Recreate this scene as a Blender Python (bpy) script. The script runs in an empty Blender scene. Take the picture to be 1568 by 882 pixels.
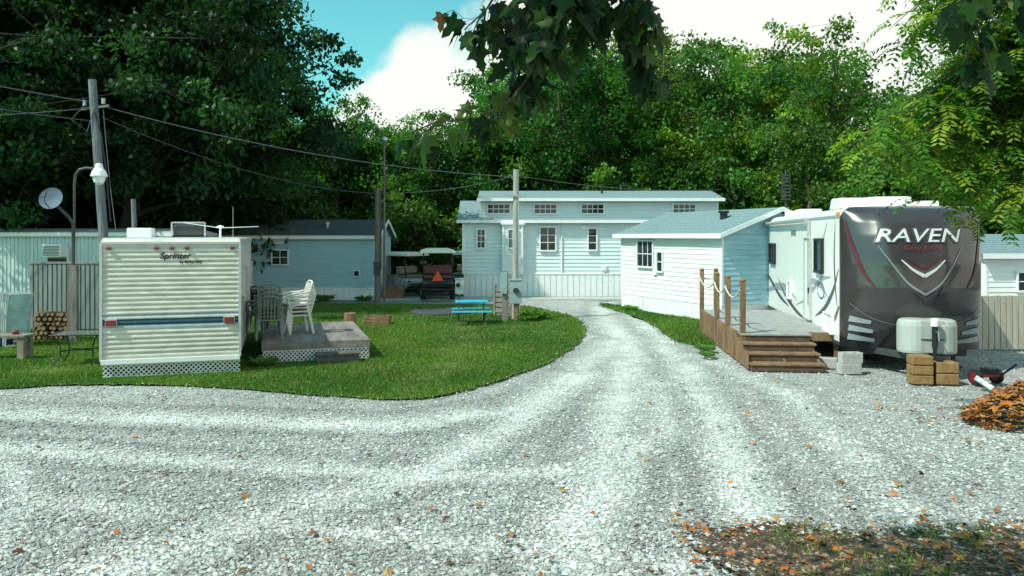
import bpy, bmesh, math, random
import numpy as np
from mathutils import Matrix, Vector
random.seed(7)
sc = bpy.context.scene
COL = sc.collection
# ---------------------------------------------------------------- materials
def nt(name):
    m = bpy.data.materials.new(name); m.use_nodes = True
    n = m.node_tree.nodes; l = m.node_tree.links
    return m, n, l, n['Principled BSDF']
MC = {}
def M(name, col, rough=.6, var=.15, scale=6, bump=0., bscale=60, metal=0, stretch=(1,1,1), col2=None, spec=.4, coat=0):
    if name in MC: return MC[name]
    m, n, l, b = nt(name)
    tc = n.new('ShaderNodeTexCoord'); mp = n.new('ShaderNodeMapping'); mp.inputs['Scale'].default_value = stretch
    l.new(tc.outputs['Object'], mp.inputs['Vector'])
    no = n.new('ShaderNodeTexNoise'); no.inputs['Scale'].default_value = scale; no.inputs['Detail'].default_value = 6
    no.inputs['Roughness'].default_value = .65
    l.new(mp.outputs[0], no.inputs['Vector'])
    r = n.new('ShaderNodeValToRGB')
    a = [max(0, c*(1-var)) for c in col] if col2 is None else col2
    e = [min(1, c*(1+var)) for c in col] if col2 is None else col
    r.color_ramp.elements[0].color = (*a, 1); r.color_ramp.elements[1].color = (*e, 1)
    r.color_ramp.elements[0].position = .33; r.color_ramp.elements[1].position = .66
    l.new(no.outputs['Fac'], r.inputs[0]); l.new(r.outputs[0], b.inputs['Base Color'])
    b.inputs['Roughness'].default_value = rough; b.inputs['Metallic'].default_value = metal
    b.inputs['Specular IOR Level'].default_value = spec
    b.inputs['Coat Weight'].default_value = coat
    if bump:
        n2 = n.new('ShaderNodeTexNoise'); n2.inputs['Scale'].default_value = bscale; n2.inputs['Detail'].default_value = 4
        l.new(mp.outputs[0], n2.inputs['Vector'])
        bp = n.new('ShaderNodeBump'); bp.inputs['Strength'].default_value = bump; bp.inputs['Distance'].default_value = .02
        l.new(n2.outputs['Fac'], bp.inputs['Height']); l.new(bp.outputs[0], b.inputs['Normal'])
    MC[name] = m
    return m
def leafmat(name, trans=.35, tt=(1.6,1.9,.5)):
    m, n, l, b = nt(name)
    at = n.new('ShaderNodeAttribute'); at.attribute_name = 'Col'
    oi = n.new('ShaderNodeObjectInfo')
    mx = n.new('ShaderNodeMix'); mx.data_type = 'RGBA'; mx.blend_type = 'MULTIPLY'; mx.inputs['Factor'].default_value = 1
    l.new(at.outputs['Color'], mx.inputs['A']); l.new(oi.outputs['Color'], mx.inputs['B'])
    l.new(mx.outputs['Result'], b.inputs['Base Color'])
    b.inputs['Roughness'].default_value = .5; b.inputs['Specular IOR Level'].default_value = .3
    t = n.new('ShaderNodeBsdfTranslucent')
    m2 = n.new('ShaderNodeMix'); m2.data_type = 'RGBA'; m2.blend_type = 'MULTIPLY'; m2.inputs['Factor'].default_value = 1
    m2.inputs['B'].default_value = (*tt, 1)
    l.new(mx.outputs['Result'], m2.inputs['A']); l.new(m2.outputs['Result'], t.inputs['Color'])
    ms = n.new('ShaderNodeMixShader'); ms.inputs[0].default_value = trans
    l.new(b.outputs[0], ms.inputs[1]); l.new(t.outputs[0], ms.inputs[2])
    l.new(ms.outputs[0], n['Material Output'].inputs['Surface'])
    return m
# ---------------------------------------------------------------- mesh helpers
def np_mesh(name, V, F, mats, mi=None, col=None, smooth=False):
    V = np.asarray(V, dtype=np.float32); F = np.asarray(F, dtype=np.int32); k = F.shape[1]
    me = bpy.data.meshes.new(name)
    me.vertices.add(len(V)); me.vertices.foreach_set('co', V.ravel())
    me.loops.add(F.size); me.loops.foreach_set('vertex_index', F.ravel())
    me.polygons.add(len(F)); me.polygons.foreach_set('loop_start', np.arange(len(F), dtype=np.int32)*k)
    for m in mats: me.materials.append(m)
    if mi is not None: me.polygons.foreach_set('material_index', np.asarray(mi, dtype=np.int32))
    me.update(calc_edges=True)
    if col is not None:
        c = np.ones((len(V), 4), dtype=np.float32); c[:, :3] = col
        a = me.color_attributes.new(name='Col', type='FLOAT_COLOR', domain='POINT'); a.data.foreach_set('color', c.ravel())
    me.polygons.foreach_set('use_smooth', np.full(len(F), smooth))
    me.validate()
    return me
def mkobj(name, me, loc=(0,0,0), rz=0, s=1, parent=None):
    o = bpy.data.objects.new(name, me); COL.objects.link(o); o.location = loc; o.rotation_euler = (0, 0, rz)
    o.scale = (s, s, s) if not isinstance(s, tuple) else s
    if parent: o.parent = parent
    return o
def empty(name, loc=(0,0,0), rz=0):
    o = bpy.data.objects.new(name, None); COL.objects.link(o); o.location = loc; o.rotation_euler = (0, 0, math.radians(rz)); return o
def tubeq(pts, rad, n=6):
    pts = np.asarray(pts, float); m = len(pts)
    rad = np.full(m, rad) if np.isscalar(rad) else np.asarray(rad)
    T = np.gradient(pts, axis=0); T /= np.linalg.norm(T, axis=1)[:, None]+1e-9
    ref = np.array([0, 0, 1.]) if abs(T[:, 2]).mean() < .8 else np.array([1., 0, 0])
    A = np.cross(T, ref); A /= np.linalg.norm(A, axis=1)[:, None]+1e-9
    B = np.cross(T, A)
    an = np.arange(n)*2*np.pi/n
    V = pts[:, None]+rad[:, None, None]*(np.cos(an)[None, :, None]*A[:, None]+np.sin(an)[None, :, None]*B[:, None])
    i = np.arange(m-1)[:, None]*n; j = np.arange(n)[None]; j2 = (j+1) % n
    F = np.stack([i+j, i+j2, i+n+j2, i+n+j], -1).reshape(-1, 4)
    return V.reshape(-1, 3), F
class MB:
    def __init__(s): s.v=[]; s.f=[]; s.m=[]; s.mats=[]; s.M=Matrix()
    def mi(s, m):
        if m not in s.mats: s.mats.append(m)
        return s.mats.index(m)
    def add(s, vs, fs, mat):
        o = len(s.v); s.v += [tuple(s.M @ Vector(v)) for v in vs]
        s.f += [tuple(int(i)+o for i in f) for f in fs]; s.m += [s.mi(mat)]*len(fs)
    def box(s, x0, x1, y0, y1, z0, z1, mat):
        s.add([(x0,y0,z0),(x1,y0,z0),(x1,y1,z0),(x0,y1,z0),(x0,y0,z1),(x1,y0,z1),(x1,y1,z1),(x0,y1,z1)],
              [(0,3,2,1),(4,5,6,7),(0,1,5,4),(1,2,6,5),(2,3,7,6),(3,0,4,7)], mat)
    def tube(s, pts, r, mat, n=8):
        V, F = tubeq(pts, r, n); k = len(V)
        s.add(V, list(F)+[tuple(range(n-1, -1, -1)), tuple(range(k-n, k))], mat)
    def beam(s, p, q, w, h, mat):
        p = Vector(p); q = Vector(q); d = (q-p).normalized()
        up = Vector((0,0,1)) if abs(d.z) < .95 else Vector((0,1,0))
        a = d.cross(up).normalized()*w/2; b = a.cross(d).normalized()*h/2
        vs = [p-a-b, p+a-b, p+a+b, p-a+b, q-a-b, q+a-b, q+a+b, q-a+b]
        s.add(vs, [(0,1,2,3),(7,6,5,4),(0,4,5,1),(1,5,6,2),(2,6,7,3),(3,7,4,0)], mat)
    def prism(s, poly, y0, y1, mat):
        n = len(poly)
        vs = [(x, y0, z) for x, z in poly]+[(x, y1, z) for x, z in poly]
        s.add(vs, [tuple(range(n)), tuple(range(2*n-1, n-1, -1))]+[(i, i+n, (i+1) % n+n, (i+1) % n) for i in range(n)], mat)
    def prismx(s, poly, x0, x1, mat):
        n = len(poly)
        vs = [(x0, y, z) for y, z in poly]+[(x1, y, z) for y, z in poly]
        s.add(vs, [tuple(range(n-1, -1, -1)), tuple(range(n, 2*n))]+[((i+1) % n, (i+1) % n+n, i+n, i) for i in range(n)], mat)
    def siding(s, x0, x1, y, z0, z1, pitch, mat, dep=.018):
        z = z0
        while z < z1-1e-4:
            zt = min(z1, z+pitch)
            s.add([(x0,y-dep,z),(x1,y-dep,z),(x1,y-.002,zt),(x0,y-.002,zt),(x0,y,z),(x1,y,z)], [(0,1,2,3),(4,5,1,0)], mat); z += pitch
    def window(s, xc, zc, w, h, y, frame, glass, nx=2, nz=2, t=.05):
        x0, x1, z0, z1 = xc-w/2, xc+w/2, zc-h/2, zc+h/2
        s.box(x0, x1, y-.03, y-.01, z0, z1, glass)
        for a in ((x0-t, x0), (x1, x1+t)): s.box(a[0], a[1], y-.07, y, z0-t, z1+t, frame)
        s.box(x0, x1, y-.068, y, z1, z1+t, frame); s.box(x0-.02, x1+.02, y-.085, y, z0-t-.01, z0-.002, frame)
        for i in range(1, nx): xx = x0+w*i/nx; s.box(xx-.012, xx+.012, y-.046, y-.031, z0, z1, frame)
        for i in range(1, nz): zz = z0+h*i/nz; s.box(x0, x1, y-.05, y-.032, zz-.014, zz+.014, frame)
    def obj(s, name, parent=None, bevel=0, smooth=False, loc=(0,0,0), rz=0):
        me = bpy.data.meshes.new(name); me.from_pydata(s.v, [], s.f)
        for m in s.mats: me.materials.append(m)
        me.polygons.foreach_set('material_index', s.m); me.update()
        if smooth: me.polygons.foreach_set('use_smooth', [True]*len(me.polygons))
        o = mkobj(name, me, loc, math.radians(rz), parent=parent)
        if bevel:
            b = o.modifiers.new('bev', 'BEVEL'); b.width = bevel; b.segments = 2; b.limit_method = 'ANGLE'
        return o
def lathe(mb, prof, c, mat, n=16):
    V=[]; F=[]
    for r, z in prof:
        for i in range(n):
            a=2*math.pi*i/n; V.append((c[0]+r*math.cos(a), c[1]+r*math.sin(a), c[2]+z))
    for k in range(len(prof)-1):
        for i in range(n):
            j=(i+1)%n; F.append((k*n+i, k*n+j, k*n+n+j, k*n+n+i))
    F.append(tuple(range(n-1,-1,-1))); F.append(tuple(range((len(prof)-1)*n, len(prof)*n)))
    mb.add(V,F,mat)
def wheel(mb, x, y, z, r, w, tire, hub):
    for (rr, ww, mt) in ((r, w, tire), (r*.55, w+.02, hub)):
        n=20; V=[]
        for sx in (-1, 1):
            q = 1.0 if mt is hub else .93
            V += [(x+sx*ww/2, y+rr*q*math.cos(2*math.pi*i/n), z+rr*q*math.sin(2*math.pi*i/n)) for i in range(n)]
        if mt is tire:
            V += [(x+sx*ww*.36, y+rr*math.cos(2*math.pi*i/n), z+rr*math.sin(2*math.pi*i/n)) for sx in (-1,1) for i in range(n)]
            F=[tuple(range(n)), tuple(range(2*n-1,n-1,-1))]
            for i in range(n):
                j=(i+1)%n; F += [(i,j,2*n+j,2*n+i),(2*n+i,2*n+j,3*n+j,3*n+i),(3*n+i,3*n+j,n+j,n+i)]
        else:
            F=[tuple(range(n)), tuple(range(2*n-1,n-1,-1))]+[(i,(i+1)%n,n+(i+1)%n,n+i) for i in range(n)]
        mb.add(V,F,mt)
def text_mesh(body, size, shear=0, bold=0):
    c = bpy.data.curves.new('t', 'FONT'); c.body = body; c.size = size; c.shear = shear; c.align_x = 'CENTER'; c.offset = bold
    c.resolution_u = 3
    o = bpy.data.objects.new('t', c); COL.objects.link(o)
    dg = bpy.context.evaluated_depsgraph_get(); me = bpy.data.meshes.new_from_object(o.evaluated_get(dg))
    bpy.data.objects.remove(o); return me

white_sid = M('white_vinyl_siding', (.76,.79,.78), .5, .07, 2.5, stretch=(.4,1,3))
grey_sid = M('pale_grey_siding', (.68,.75,.77), .5, .06, 2.5, stretch=(.4,1,3))
blue_and_shade_sid = M('pale_blue_and_shade_siding', (.33,.53,.61), .55, .09, 2, stretch=(.4,1,3))  # blue home's own colour, and the shade painted on the white home's gable
trim_w = M('white_trim', (.78,.80,.80), .45, .06, 4)
shingle = M('asphalt_shingles', (.18,.26,.28), .9, .35, 18, .6, 50, stretch=(1,3,1))
dshingle = M('dark_shingles', (.06,.09,.10), .9, .3, 18, .6, 50)
glass = M('window_glass', (.02,.028,.03), .06, .3, 2, spec=.8)
black = M('black_plastic', (.015,.016,.018), .45, .2, 8)
rubber = M('tyre_rubber', (.02,.02,.02), .85, .2, 20, .3)
steel = M('galvanised_steel', (.45,.48,.5), .4, .15, 12, metal=.8)
dsteel = M('weathered_dark_metal', (.07,.075,.08), .6, .3, 10, metal=.4)
wood_g = M('weathered_grey_wood', (.28,.25,.23), .85, .3, 5, .5, 30, stretch=(1,.15,1), col2=(.13,.12,.115))
wood_b = M('brown_treated_wood', (.30,.18,.10), .8, .3, 6, .5, 40, stretch=(1,1,.2), col2=(.13,.075,.045))
wood_pole = M('utility_pole_wood', (.22,.20,.18), .9, .3, 5, .6, 30, stretch=(3,3,.3), col2=(.11,.10,.09))
concrete = M('concrete_block', (.40,.40,.38), .95, .2, 14, .5, 60)
lattice_w = M('white_lattice', (.66,.68,.66), .6, .15, 5)

# ---------------------------------------------------------------- camera, sun, sky
cam = bpy.data.cameras.new('camera'); co = bpy.data.objects.new('camera', cam); COL.objects.link(co)
cam.sensor_width = 36; cam.lens = 36*1200/1568; cam.shift_y = -79/1568; cam.clip_end = 2000; cam.clip_start = .05
co.location = (0, 0, 2.6); co.rotation_euler = (math.radians(90), 0, 0); sc.camera = co
ts = Vector((-.55, -.33, .77)).normalized()
sl = bpy.data.lights.new('sun', 'SUN'); sl.energy = 5.0; sl.angle = math.radians(.5); sl.color = (1, .975, .87)
so = bpy.data.objects.new('sun', sl); COL.objects.link(so); so.rotation_euler = ts.to_track_quat('Z', 'Y').to_euler(); so.location = (-20,-10,30)
w = bpy.data.worlds.new('World'); sc.world = w; w.use_nodes = True
n = w.node_tree.nodes; l = w.node_tree.links; bg = n['Background']; bg.inputs['Strength'].default_value = .115
sky = n.new('ShaderNodeTexSky'); sky.sky_type = 'NISHITA'; sky.sun_disc = False
sky.sun_elevation = math.asin(ts.z); sky.sun_rotation = math.atan2(ts.x, ts.y)
tint = n.new('ShaderNodeMix'); tint.data_type = 'RGBA'; tint.blend_type = 'MULTIPLY'; tint.inputs['Factor'].default_value = 1
tint.inputs['B'].default_value = (.85, 2.0, 1.5, 1); l.new(sky.outputs[0], tint.inputs['A'])
tc = n.new('ShaderNodeTexCoord'); sp = n.new('ShaderNodeSeparateXYZ'); l.new(tc.outputs['Generated'], sp.inputs[0])
no = n.new('ShaderNodeTexNoise'); no.inputs['Scale'].default_value = 9; no.inputs['Detail'].default_value = 7; l.new(tc.outputs['Generated'], no.inputs['Vector'])
def mth(op, a, b):
    x = n.new('ShaderNodeMath'); x.operation = op
    for i, v in enumerate((a, b)):
        if isinstance(v, (int, float)): x.inputs[i].default_value = v
        else: l.new(v, x.inputs[i])
    return x.outputs[0]
v = mth('ADD', mth('ADD', sp.outputs[0], .175), mth('MULTIPLY', mth('SUBTRACT', sp.outputs[2], .2), -1.5))
v = mth('ADD', v, mth('MULTIPLY', mth('SUBTRACT', no.outputs['Fac'], .5), .5))
mr = n.new('ShaderNodeMapRange'); mr.interpolation_type = 'SMOOTHSTEP'; l.new(v, mr.inputs[0]); mr.inputs[1].default_value = -.03; mr.inputs[2].default_value = .07
cm = n.new('ShaderNodeMix'); cm.data_type = 'RGBA'; l.new(mr.outputs[0], cm.inputs['Factor']); l.new(tint.outputs['Result'], cm.inputs['A'])
cm.inputs['B'].default_value = (8.8, 9.2, 8.5, 1); l.new(cm.outputs['Result'], bg.inputs['Color'])
sc.view_settings.view_transform = 'Standard'; sc.view_settings.look = 'None'; sc.view_settings.exposure = 0

# ---------------------------------------------------------------- ground
def smooth_poly(P, n=10, jit=.05, seed=1):
    P = np.array(P, float); R = np.random.RandomState(seed); out = []
    N = len(P)
    for i in range(N):
        p0, p1, p2, p3 = P[i-1], P[i], P[(i+1) % N], P[(i+2) % N]
        k = n if np.linalg.norm(p2-p1) < 8 else 2
        for t in np.arange(k)/k:
            q = .5*((2*p1)+(-p0+p2)*t+(2*p0-5*p1+4*p2-p3)*t*t+(-p0+3*p1-3*p2+p3)*t**3) if k > 2 else p1+(p2-p1)*t
            out.append(q+R.randn(2)*jit)
    return np.array(out)
def inside(P, x, y):
    c = np.zeros(len(x), bool); j = len(P)-1
    for i in range(len(P)):
        xi, yi = P[i]; xj, yj = P[j]
        k = ((yi > y) != (yj > y)) & (x < (xj-xi)*(y-yi)/(yj-yi+1e-12)+xi); c ^= k; j = i
    return c
def pdist(P, x, y):
    d = np.full(x.shape, 1e9); P = np.array(P, float)
    for a, b in zip(P[:-1], P[1:]):
        ab = b-a; t = np.clip(((x-a[0])*ab[0]+(y-a[1])*ab[1])/(ab@ab), 0, 1)
        d = np.minimum(d, np.hypot(x-a[0]-t*ab[0], y-a[1]-t*ab[1]))
    return d
def vnoise(x, y, s, seed=0):
    R = np.random.RandomState(seed); o = 0
    for k in range(7):
        a = R.rand()*6.28; f = s*(.6+R.rand()*1.2); o = o+np.sin(x*np.cos(a)*f+y*np.sin(a)*f+R.rand()*6.28+1.5*np.sin(f*.5*(x*np.sin(a)-y*np.cos(a))))
    return o/7
lawnP = smooth_poly([(-30,13.6),(-14,13.5),(-11,13.4),(-8.75,13.4),(-7.8,13.7),(-6.1,13.7),(-4.2,13.2),(-2.8,12.7),(-1.7,12.5),(-.92,13.1),(.2,15),(1.08,17.05),(1.74,19.75),(2.05,21.8),(2.0,25),(1.48,26.9),(.85,28.4),(.15,29.4),(-2,29.8),(-4.6,30),(-8.6,30.5),(-16,30.6),(-30,30.5)], 10, .03)
stripP = smooth_poly([(3.3,30.2),(4.05,29.2),(4.75,26.4),(5.9,24.0),(6.0,21.5),(5.2,20.8),(4.75,18.6),(4.1,19.2),(4.1,20.4),(4.08,24.4),(3.6,27.6)], 8, .05)
dirtP = smooth_poly([(1.4,6.75),(2.2,7.05),(3.1,6.85),(4.5,6.9),(7.5,6.6),(8,3.5),(2.0,3.5),(1.7,6.0)], 8, .06)
tracks = [([(3.9,33),(3.1,27),(2.85,23),(2.9,19.7),(2.04,14.3),(1.2,9.8),(.57,7.1),(.2,3)], .30),
          ([(4.0,26),(3.9,22),(3.7,19.7),(3.3,14.3),(2.66,9.8),(2.2,7.1),(2.0,3)], .26),
          ([(2.6,19.7),(1.0,14.3),(-.2,10.5),(-1.04,8.7),(-2.6,7),(-4,5)], .30),
          ([(-12,12.2),(-7.6,11.6),(-4.5,11.2),(-1.65,10.9),(.16,12.1),(1.45,15)], .34),
          ([(-12,10.6),(-7,9.8),(-4,9.2),(-1,8.6),(1,8.8),(2,10.5),(2.6,14)], .24),
          ([(-9,8.2),(-4,7.6),(0,6.6),(3,5.8)], .2), ([(-6.3,9.5),(-5,8),(-4.4,6.5),(-4,4)], .18), ([(4.1,17),(4.6,13),(4.0,9),(3.4,6)], .22)]
tstr = [1,1,.9,1,.75,.5,.6,.6]
def track_w(x, y):
    wv = np.zeros(x.shape)
    xx = x+.10*vnoise(x, y, 1.5, 33); brk = np.clip(.8+.5*vnoise(x, y, 2.3, 35), .4, 1)
    for (P, s), k in zip(tracks, tstr): wv = np.maximum(wv, k*np.exp(-(pdist(P, xx, y)/s)**2))
    return wv*brk
def track_e(x, y):   # loose ridge beside each wheel track
    wv = np.zeros(x.shape)
    for (P, s), k in zip(tracks, tstr): wv = np.maximum(wv, k*np.exp(-((pdist(P, x+.1*vnoise(x, y, 1.5, 33), y)-s*2.0)/(s*.5))**2))
    return wv
gm = M('forest_floor_earth', (.05,.06,.025), .95, .4, .8, .5, 8)
mkobj('ground', np_mesh('ground', [(-500,-300,-.16),(500,-300,-.16),(500,700,-.16),(-500,700,-.16)], [(0,1,2,3)], [gm]))
def gravel_mat():
    m, n, l, b = nt('crushed_limestone_gravel')
    tc = n.new('ShaderNodeTexCoord')
    at = n.new('ShaderNodeAttribute'); at.attribute_name = 'Col'
    vo = n.new('ShaderNodeTexVoronoi'); vo.inputs['Scale'].default_value = 34; l.new(tc.outputs['Object'], vo.inputs['Vector'])
    vo2 = n.new('ShaderNodeTexVoronoi'); vo2.inputs['Scale'].default_value = 80; l.new(tc.outputs['Object'], vo2.inputs['Vector'])
    bw = n.new('ShaderNodeSeparateColor'); l.new(vo.outputs['Color'], bw.inputs[0])
    r = n.new('ShaderNodeMapRange'); l.new(bw.outputs[0], r.inputs[0]); r.inputs[3].default_value = .62; r.inputs[4].default_value = 1.3
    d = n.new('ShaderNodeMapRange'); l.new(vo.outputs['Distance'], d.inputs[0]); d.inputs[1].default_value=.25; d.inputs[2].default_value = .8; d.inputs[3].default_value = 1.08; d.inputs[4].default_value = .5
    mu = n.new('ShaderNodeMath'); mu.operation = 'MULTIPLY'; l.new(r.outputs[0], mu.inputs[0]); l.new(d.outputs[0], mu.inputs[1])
    no = n.new('ShaderNodeTexNoise'); no.inputs['Scale'].default_value = 1.6; no.inputs['Detail'].default_value = 9; no.inputs['Roughness'].default_value = .65; l.new(tc.outputs['Object'], no.inputs['Vector'])
    nr = n.new('ShaderNodeMapRange'); l.new(no.outputs['Fac'], nr.inputs[0]); nr.inputs[1].default_value=.3; nr.inputs[2].default_value=.7; nr.inputs[3].default_value = .74; nr.inputs[4].default_value = 1.2
    m3 = n.new('ShaderNodeMath'); m3.operation = 'MULTIPLY'; l.new(mu.outputs[0], m3.inputs[0]); l.new(nr.outputs[0], m3.inputs[1])
    mx = n.new('ShaderNodeVectorMath'); mx.operation = 'SCALE'; l.new(at.outputs['Color'], mx.inputs[0]); l.new(m3.outputs[0], mx.inputs['Scale'])
    l.new(mx.outputs[0], b.inputs['Base Color']); b.inputs['Roughness'].default_value = .9
    bp = n.new('ShaderNodeBump'); bp.inputs['Strength'].default_value = .7; bp.inputs['Distance'].default_value = .02; bp.invert = True
    l.new(vo.outputs['Distance'], bp.inputs['Height'])
    b2 = n.new('ShaderNodeBump'); b2.inputs['Strength'].default_value = .4; b2.inputs['Distance'].default_value = .01; b2.invert = True
    l.new(vo2.outputs['Distance'], b2.inputs['Height']); l.new(bp.outputs[0], b2.inputs['Normal']); l.new(b2.outputs[0], b.inputs['Normal'])
    return m
def gcol(x, y):
    t = track_w(x, y); nz = vnoise(x, y, 1.1, 5)*.5+.5
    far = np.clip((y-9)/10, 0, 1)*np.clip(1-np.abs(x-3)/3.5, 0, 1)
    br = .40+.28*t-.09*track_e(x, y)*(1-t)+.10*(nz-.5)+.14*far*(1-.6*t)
    c = np.stack([br*.98, br*1.015, br*.985], -1)
    dirt = np.clip(vnoise(x, y, .7, 9)*1.8-.3, 0, 1)*(1-t)*.5
    c = c*(1-dirt[..., None])+np.array([.28,.29,.26])*dirt[..., None]
    return c, t
def gheight(x, y):
    return .012*vnoise(x, y, 2.2, 2)+.015*vnoise(x, y, .6, 3)-.035*track_w(x, y)+.016*track_e(x, y)+.006*vnoise(x, y, 9, 4)-.012
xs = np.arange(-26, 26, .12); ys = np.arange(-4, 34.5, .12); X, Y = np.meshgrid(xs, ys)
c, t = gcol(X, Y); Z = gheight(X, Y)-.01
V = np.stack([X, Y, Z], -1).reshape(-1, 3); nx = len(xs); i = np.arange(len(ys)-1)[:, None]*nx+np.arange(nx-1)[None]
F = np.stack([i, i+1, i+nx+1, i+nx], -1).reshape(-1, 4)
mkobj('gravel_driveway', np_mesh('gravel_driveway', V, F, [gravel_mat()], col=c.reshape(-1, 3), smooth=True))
def stone_geo(x, y, s, R, colfn, zb=None, flat=.65):
    n = len(x)
    base = np.array([(1,0,0),(0,1,0),(-1,0,0),(0,-1,0),(0,0,1),(0,0,-1)], float)
    V = base[None]*s[:, None, None]*(.65+.6*R.rand(n, 6, 1))+R.randn(n, 6, 3)*s[:, None, None]*.18
    V[:, :, 2] *= flat
    a = R.rand(n)*6.28; ca, sa = np.cos(a)[:, None], np.sin(a)[:, None]
    V = np.stack([V[..., 0]*ca-V[..., 1]*sa, V[..., 0]*sa+V[..., 1]*ca, V[..., 2]], -1)
    z = gheight(x, y)-.01 if zb is None else zb
    V += np.stack([x, y, z+s*.25], -1)[:, None]
    tri = np.array([(0,1,4),(1,2,4),(2,3,4),(3,0,4),(1,0,5),(2,1,5),(3,2,5),(0,3,5)])
    F = (np.arange(n)[:, None, None]*6+tri[None]).reshape(-1, 3)
    return V.reshape(-1, 3), F, np.repeat(colfn(x, y), 6, 0)
def stones(N, ylo, yhi, smin, smax, seed):
    R = np.random.RandomState(seed)
    u = R.rand(N); y = 1/(1/ylo*(1-u)+1/yhi*u); x = (R.rand(N)*2-1)*(y*.70+.3)
    jx, jy = x+R.randn(N)*.06, y+R.randn(N)*.12
    k = ~inside(lawnP, jx, jy) & ~inside(stripP, jx, jy) & ~inside(dirtP, x+R.randn(N)*.12, y+R.randn(N)*.12)
    x, y = x[k], y[k]
    tw = track_w(x, y); k = R.rand(len(x)) > tw*.7; x, y = x[k], y[k]; n = len(x)
    s = smin+(smax-smin)*R.rand(n)**2.8
    zb = gheight(x, y)-.01; zb = np.where(inside(lawnP, x, y) | inside(stripP, x, y), .012, zb); zb = np.where(inside(dirtP, x, y), .025, zb)
    return stone_geo(x, y, s, R, lambda x, y: gcol(x, y)[0]*(.5+.9*R.rand(n, 1))*(1+R.randn(n, 3)*.03), zb)
A = stones(92000, 5.2, 24, .009, .034, 11)
sm, n_, l_, b_ = nt('loose_stone'); at = n_.new('ShaderNodeAttribute'); at.attribute_name = 'Col'; l_.new(at.outputs['Color'], b_.inputs['Base Color']); b_.inputs['Roughness'].default_value = .85
mkobj('gravel', np_mesh('gravel', A[0], A[1], [sm], col=np.clip(A[2], 0, .9)))
# lawns
lawnm = M('lawn_soil_and_thatch', (.10,.18,.03), .95, .3, 1.2, .3, 60, col2=(.07,.11,.03))
def sheet(name, P, z, mat):
    mb = MB(); mb.add([(p[0], p[1], z) for p in P], [tuple(range(len(P)))], mat); return mb.obj(name)
sheet('lawn', lawnP, .014, lawnm); sheet('lawn', stripP, .014, lawnm)
dirtm = M('dark_mulch_soil', (.11,.08,.055), .95, .4, 5, 1, 60, col2=(.04,.03,.022)); sheet('soil_bed', dirtP, .024, dirtm)
R = np.random.RandomState(77); N = 20000
x = 1.1+R.rand(N)*6; y = 5.1+R.rand(N)*2.1; k = inside(dirtP, x+R.randn(N)*.12, y+R.randn(N)*.1); x, y = x[k], y[k]; nn_ = len(x)
pal = np.array([(.04,.028,.02),(.11,.06,.035),(.19,.11,.06),(.25,.21,.17),(.07,.05,.04)])
A = stone_geo(x, y, .008+.02*R.rand(nn_)**2, R, lambda x, y: pal[R.randint(0, 5, nn_)]*(.7+.6*R.rand(nn_, 1)), np.full(nn_, .022), .4)
mkobj('mulch', np_mesh('mulch', A[0], A[1], [sm], col=A[2]))
grm = leafmat('grass_blade', trans=.3)
def grass(name, P, N, bb, h0, h1, seed, thr=-9, g0=(.042,.125,.018), g1=(.115,.21,.026)):
    R = np.random.RandomState(seed); x = bb[0]+(bb[1]-bb[0])*R.rand(N)
    u = R.rand(N); y = 1/(1/bb[2]*(1-u)+1/bb[3]*u)
    k = inside(P, x, y) & (np.abs(x) < y*.72+1) & (vnoise(x, y, 3, 44) > thr); x, y = x[k], y[k]
    pth = np.exp(-(pdist([(-1.6,13.2),(-1.3,16),(-1.1,19),(-1.3,22.5)], x+.2*vnoise(x, y, 1.8, 91), y)/.42)**2)*(.35+.35*vnoise(x, y, 2.5, 92))
    worn = np.clip(pth, 0, 1)+np.exp(-(((x+8.9)/.6)**2+((y-15.2)/.5)**2))*.7+np.exp(-(((x+2.6)/.8)**2+((y-15.6)/.4)**2))*.4
    k = R.rand(len(x)) > worn*.8; x, y, worn = x[k], y[k], worn[k]
    sd = np.where(R.rand(len(x)) < .2, .12, .03)
    x = x+R.randn(len(x))*sd; y = y+R.randn(len(x))*sd; n = len(x)
    patch = np.clip(vnoise(x, y, 1.1, 21)*.9+.5, 0, 1); p2 = vnoise(x, y, 4, 22)*.5+.5
    h = (h0+(h1-h0)*R.rand(n))*(.6+.8*p2)*(1-.4*np.clip(worn, 0, 1)); wd = .005+.006*R.rand(n)+.0004*y; a = R.rand(n)*6.28
    lean = R.randn(n, 2)*.55*h[:, None]
    b = np.stack([x, y, np.full(n, .004)], -1); dx = np.stack([np.cos(a)*wd, np.sin(a)*wd, np.zeros(n)], -1)
    V = np.stack([b-dx, b+dx, b+np.stack([lean[:, 0], lean[:, 1], h+.008], -1)], 1).reshape(-1, 3)
    g = np.array(g0)[None]*(1-patch[:, None])+np.array(g1)[None]*patch[:, None]
    g = g*(.6+.8*R.rand(n, 1)); dry = R.rand(n) < (.05+.45*worn+.12*(vnoise(x, y, 2.3, 55) > .25)); g[dry] = (.26,.21,.09)
    mkobj(name, np_mesh(name, V, np.arange(3*n).reshape(-1, 3), [grm], col=np.repeat(g, 3, 0)))
grass('grass', lawnP, 430000, (-20, 2.4, 12.3, 31), .025, .06, 1)
grass('grass', stripP, 26000, (3, 6.2, 18.4, 30.5), .04, .10, 2)
grass('grass', dirtP, 14000, (1.5, 8, 5, 7), .02, .07, 4, .12)

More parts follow.
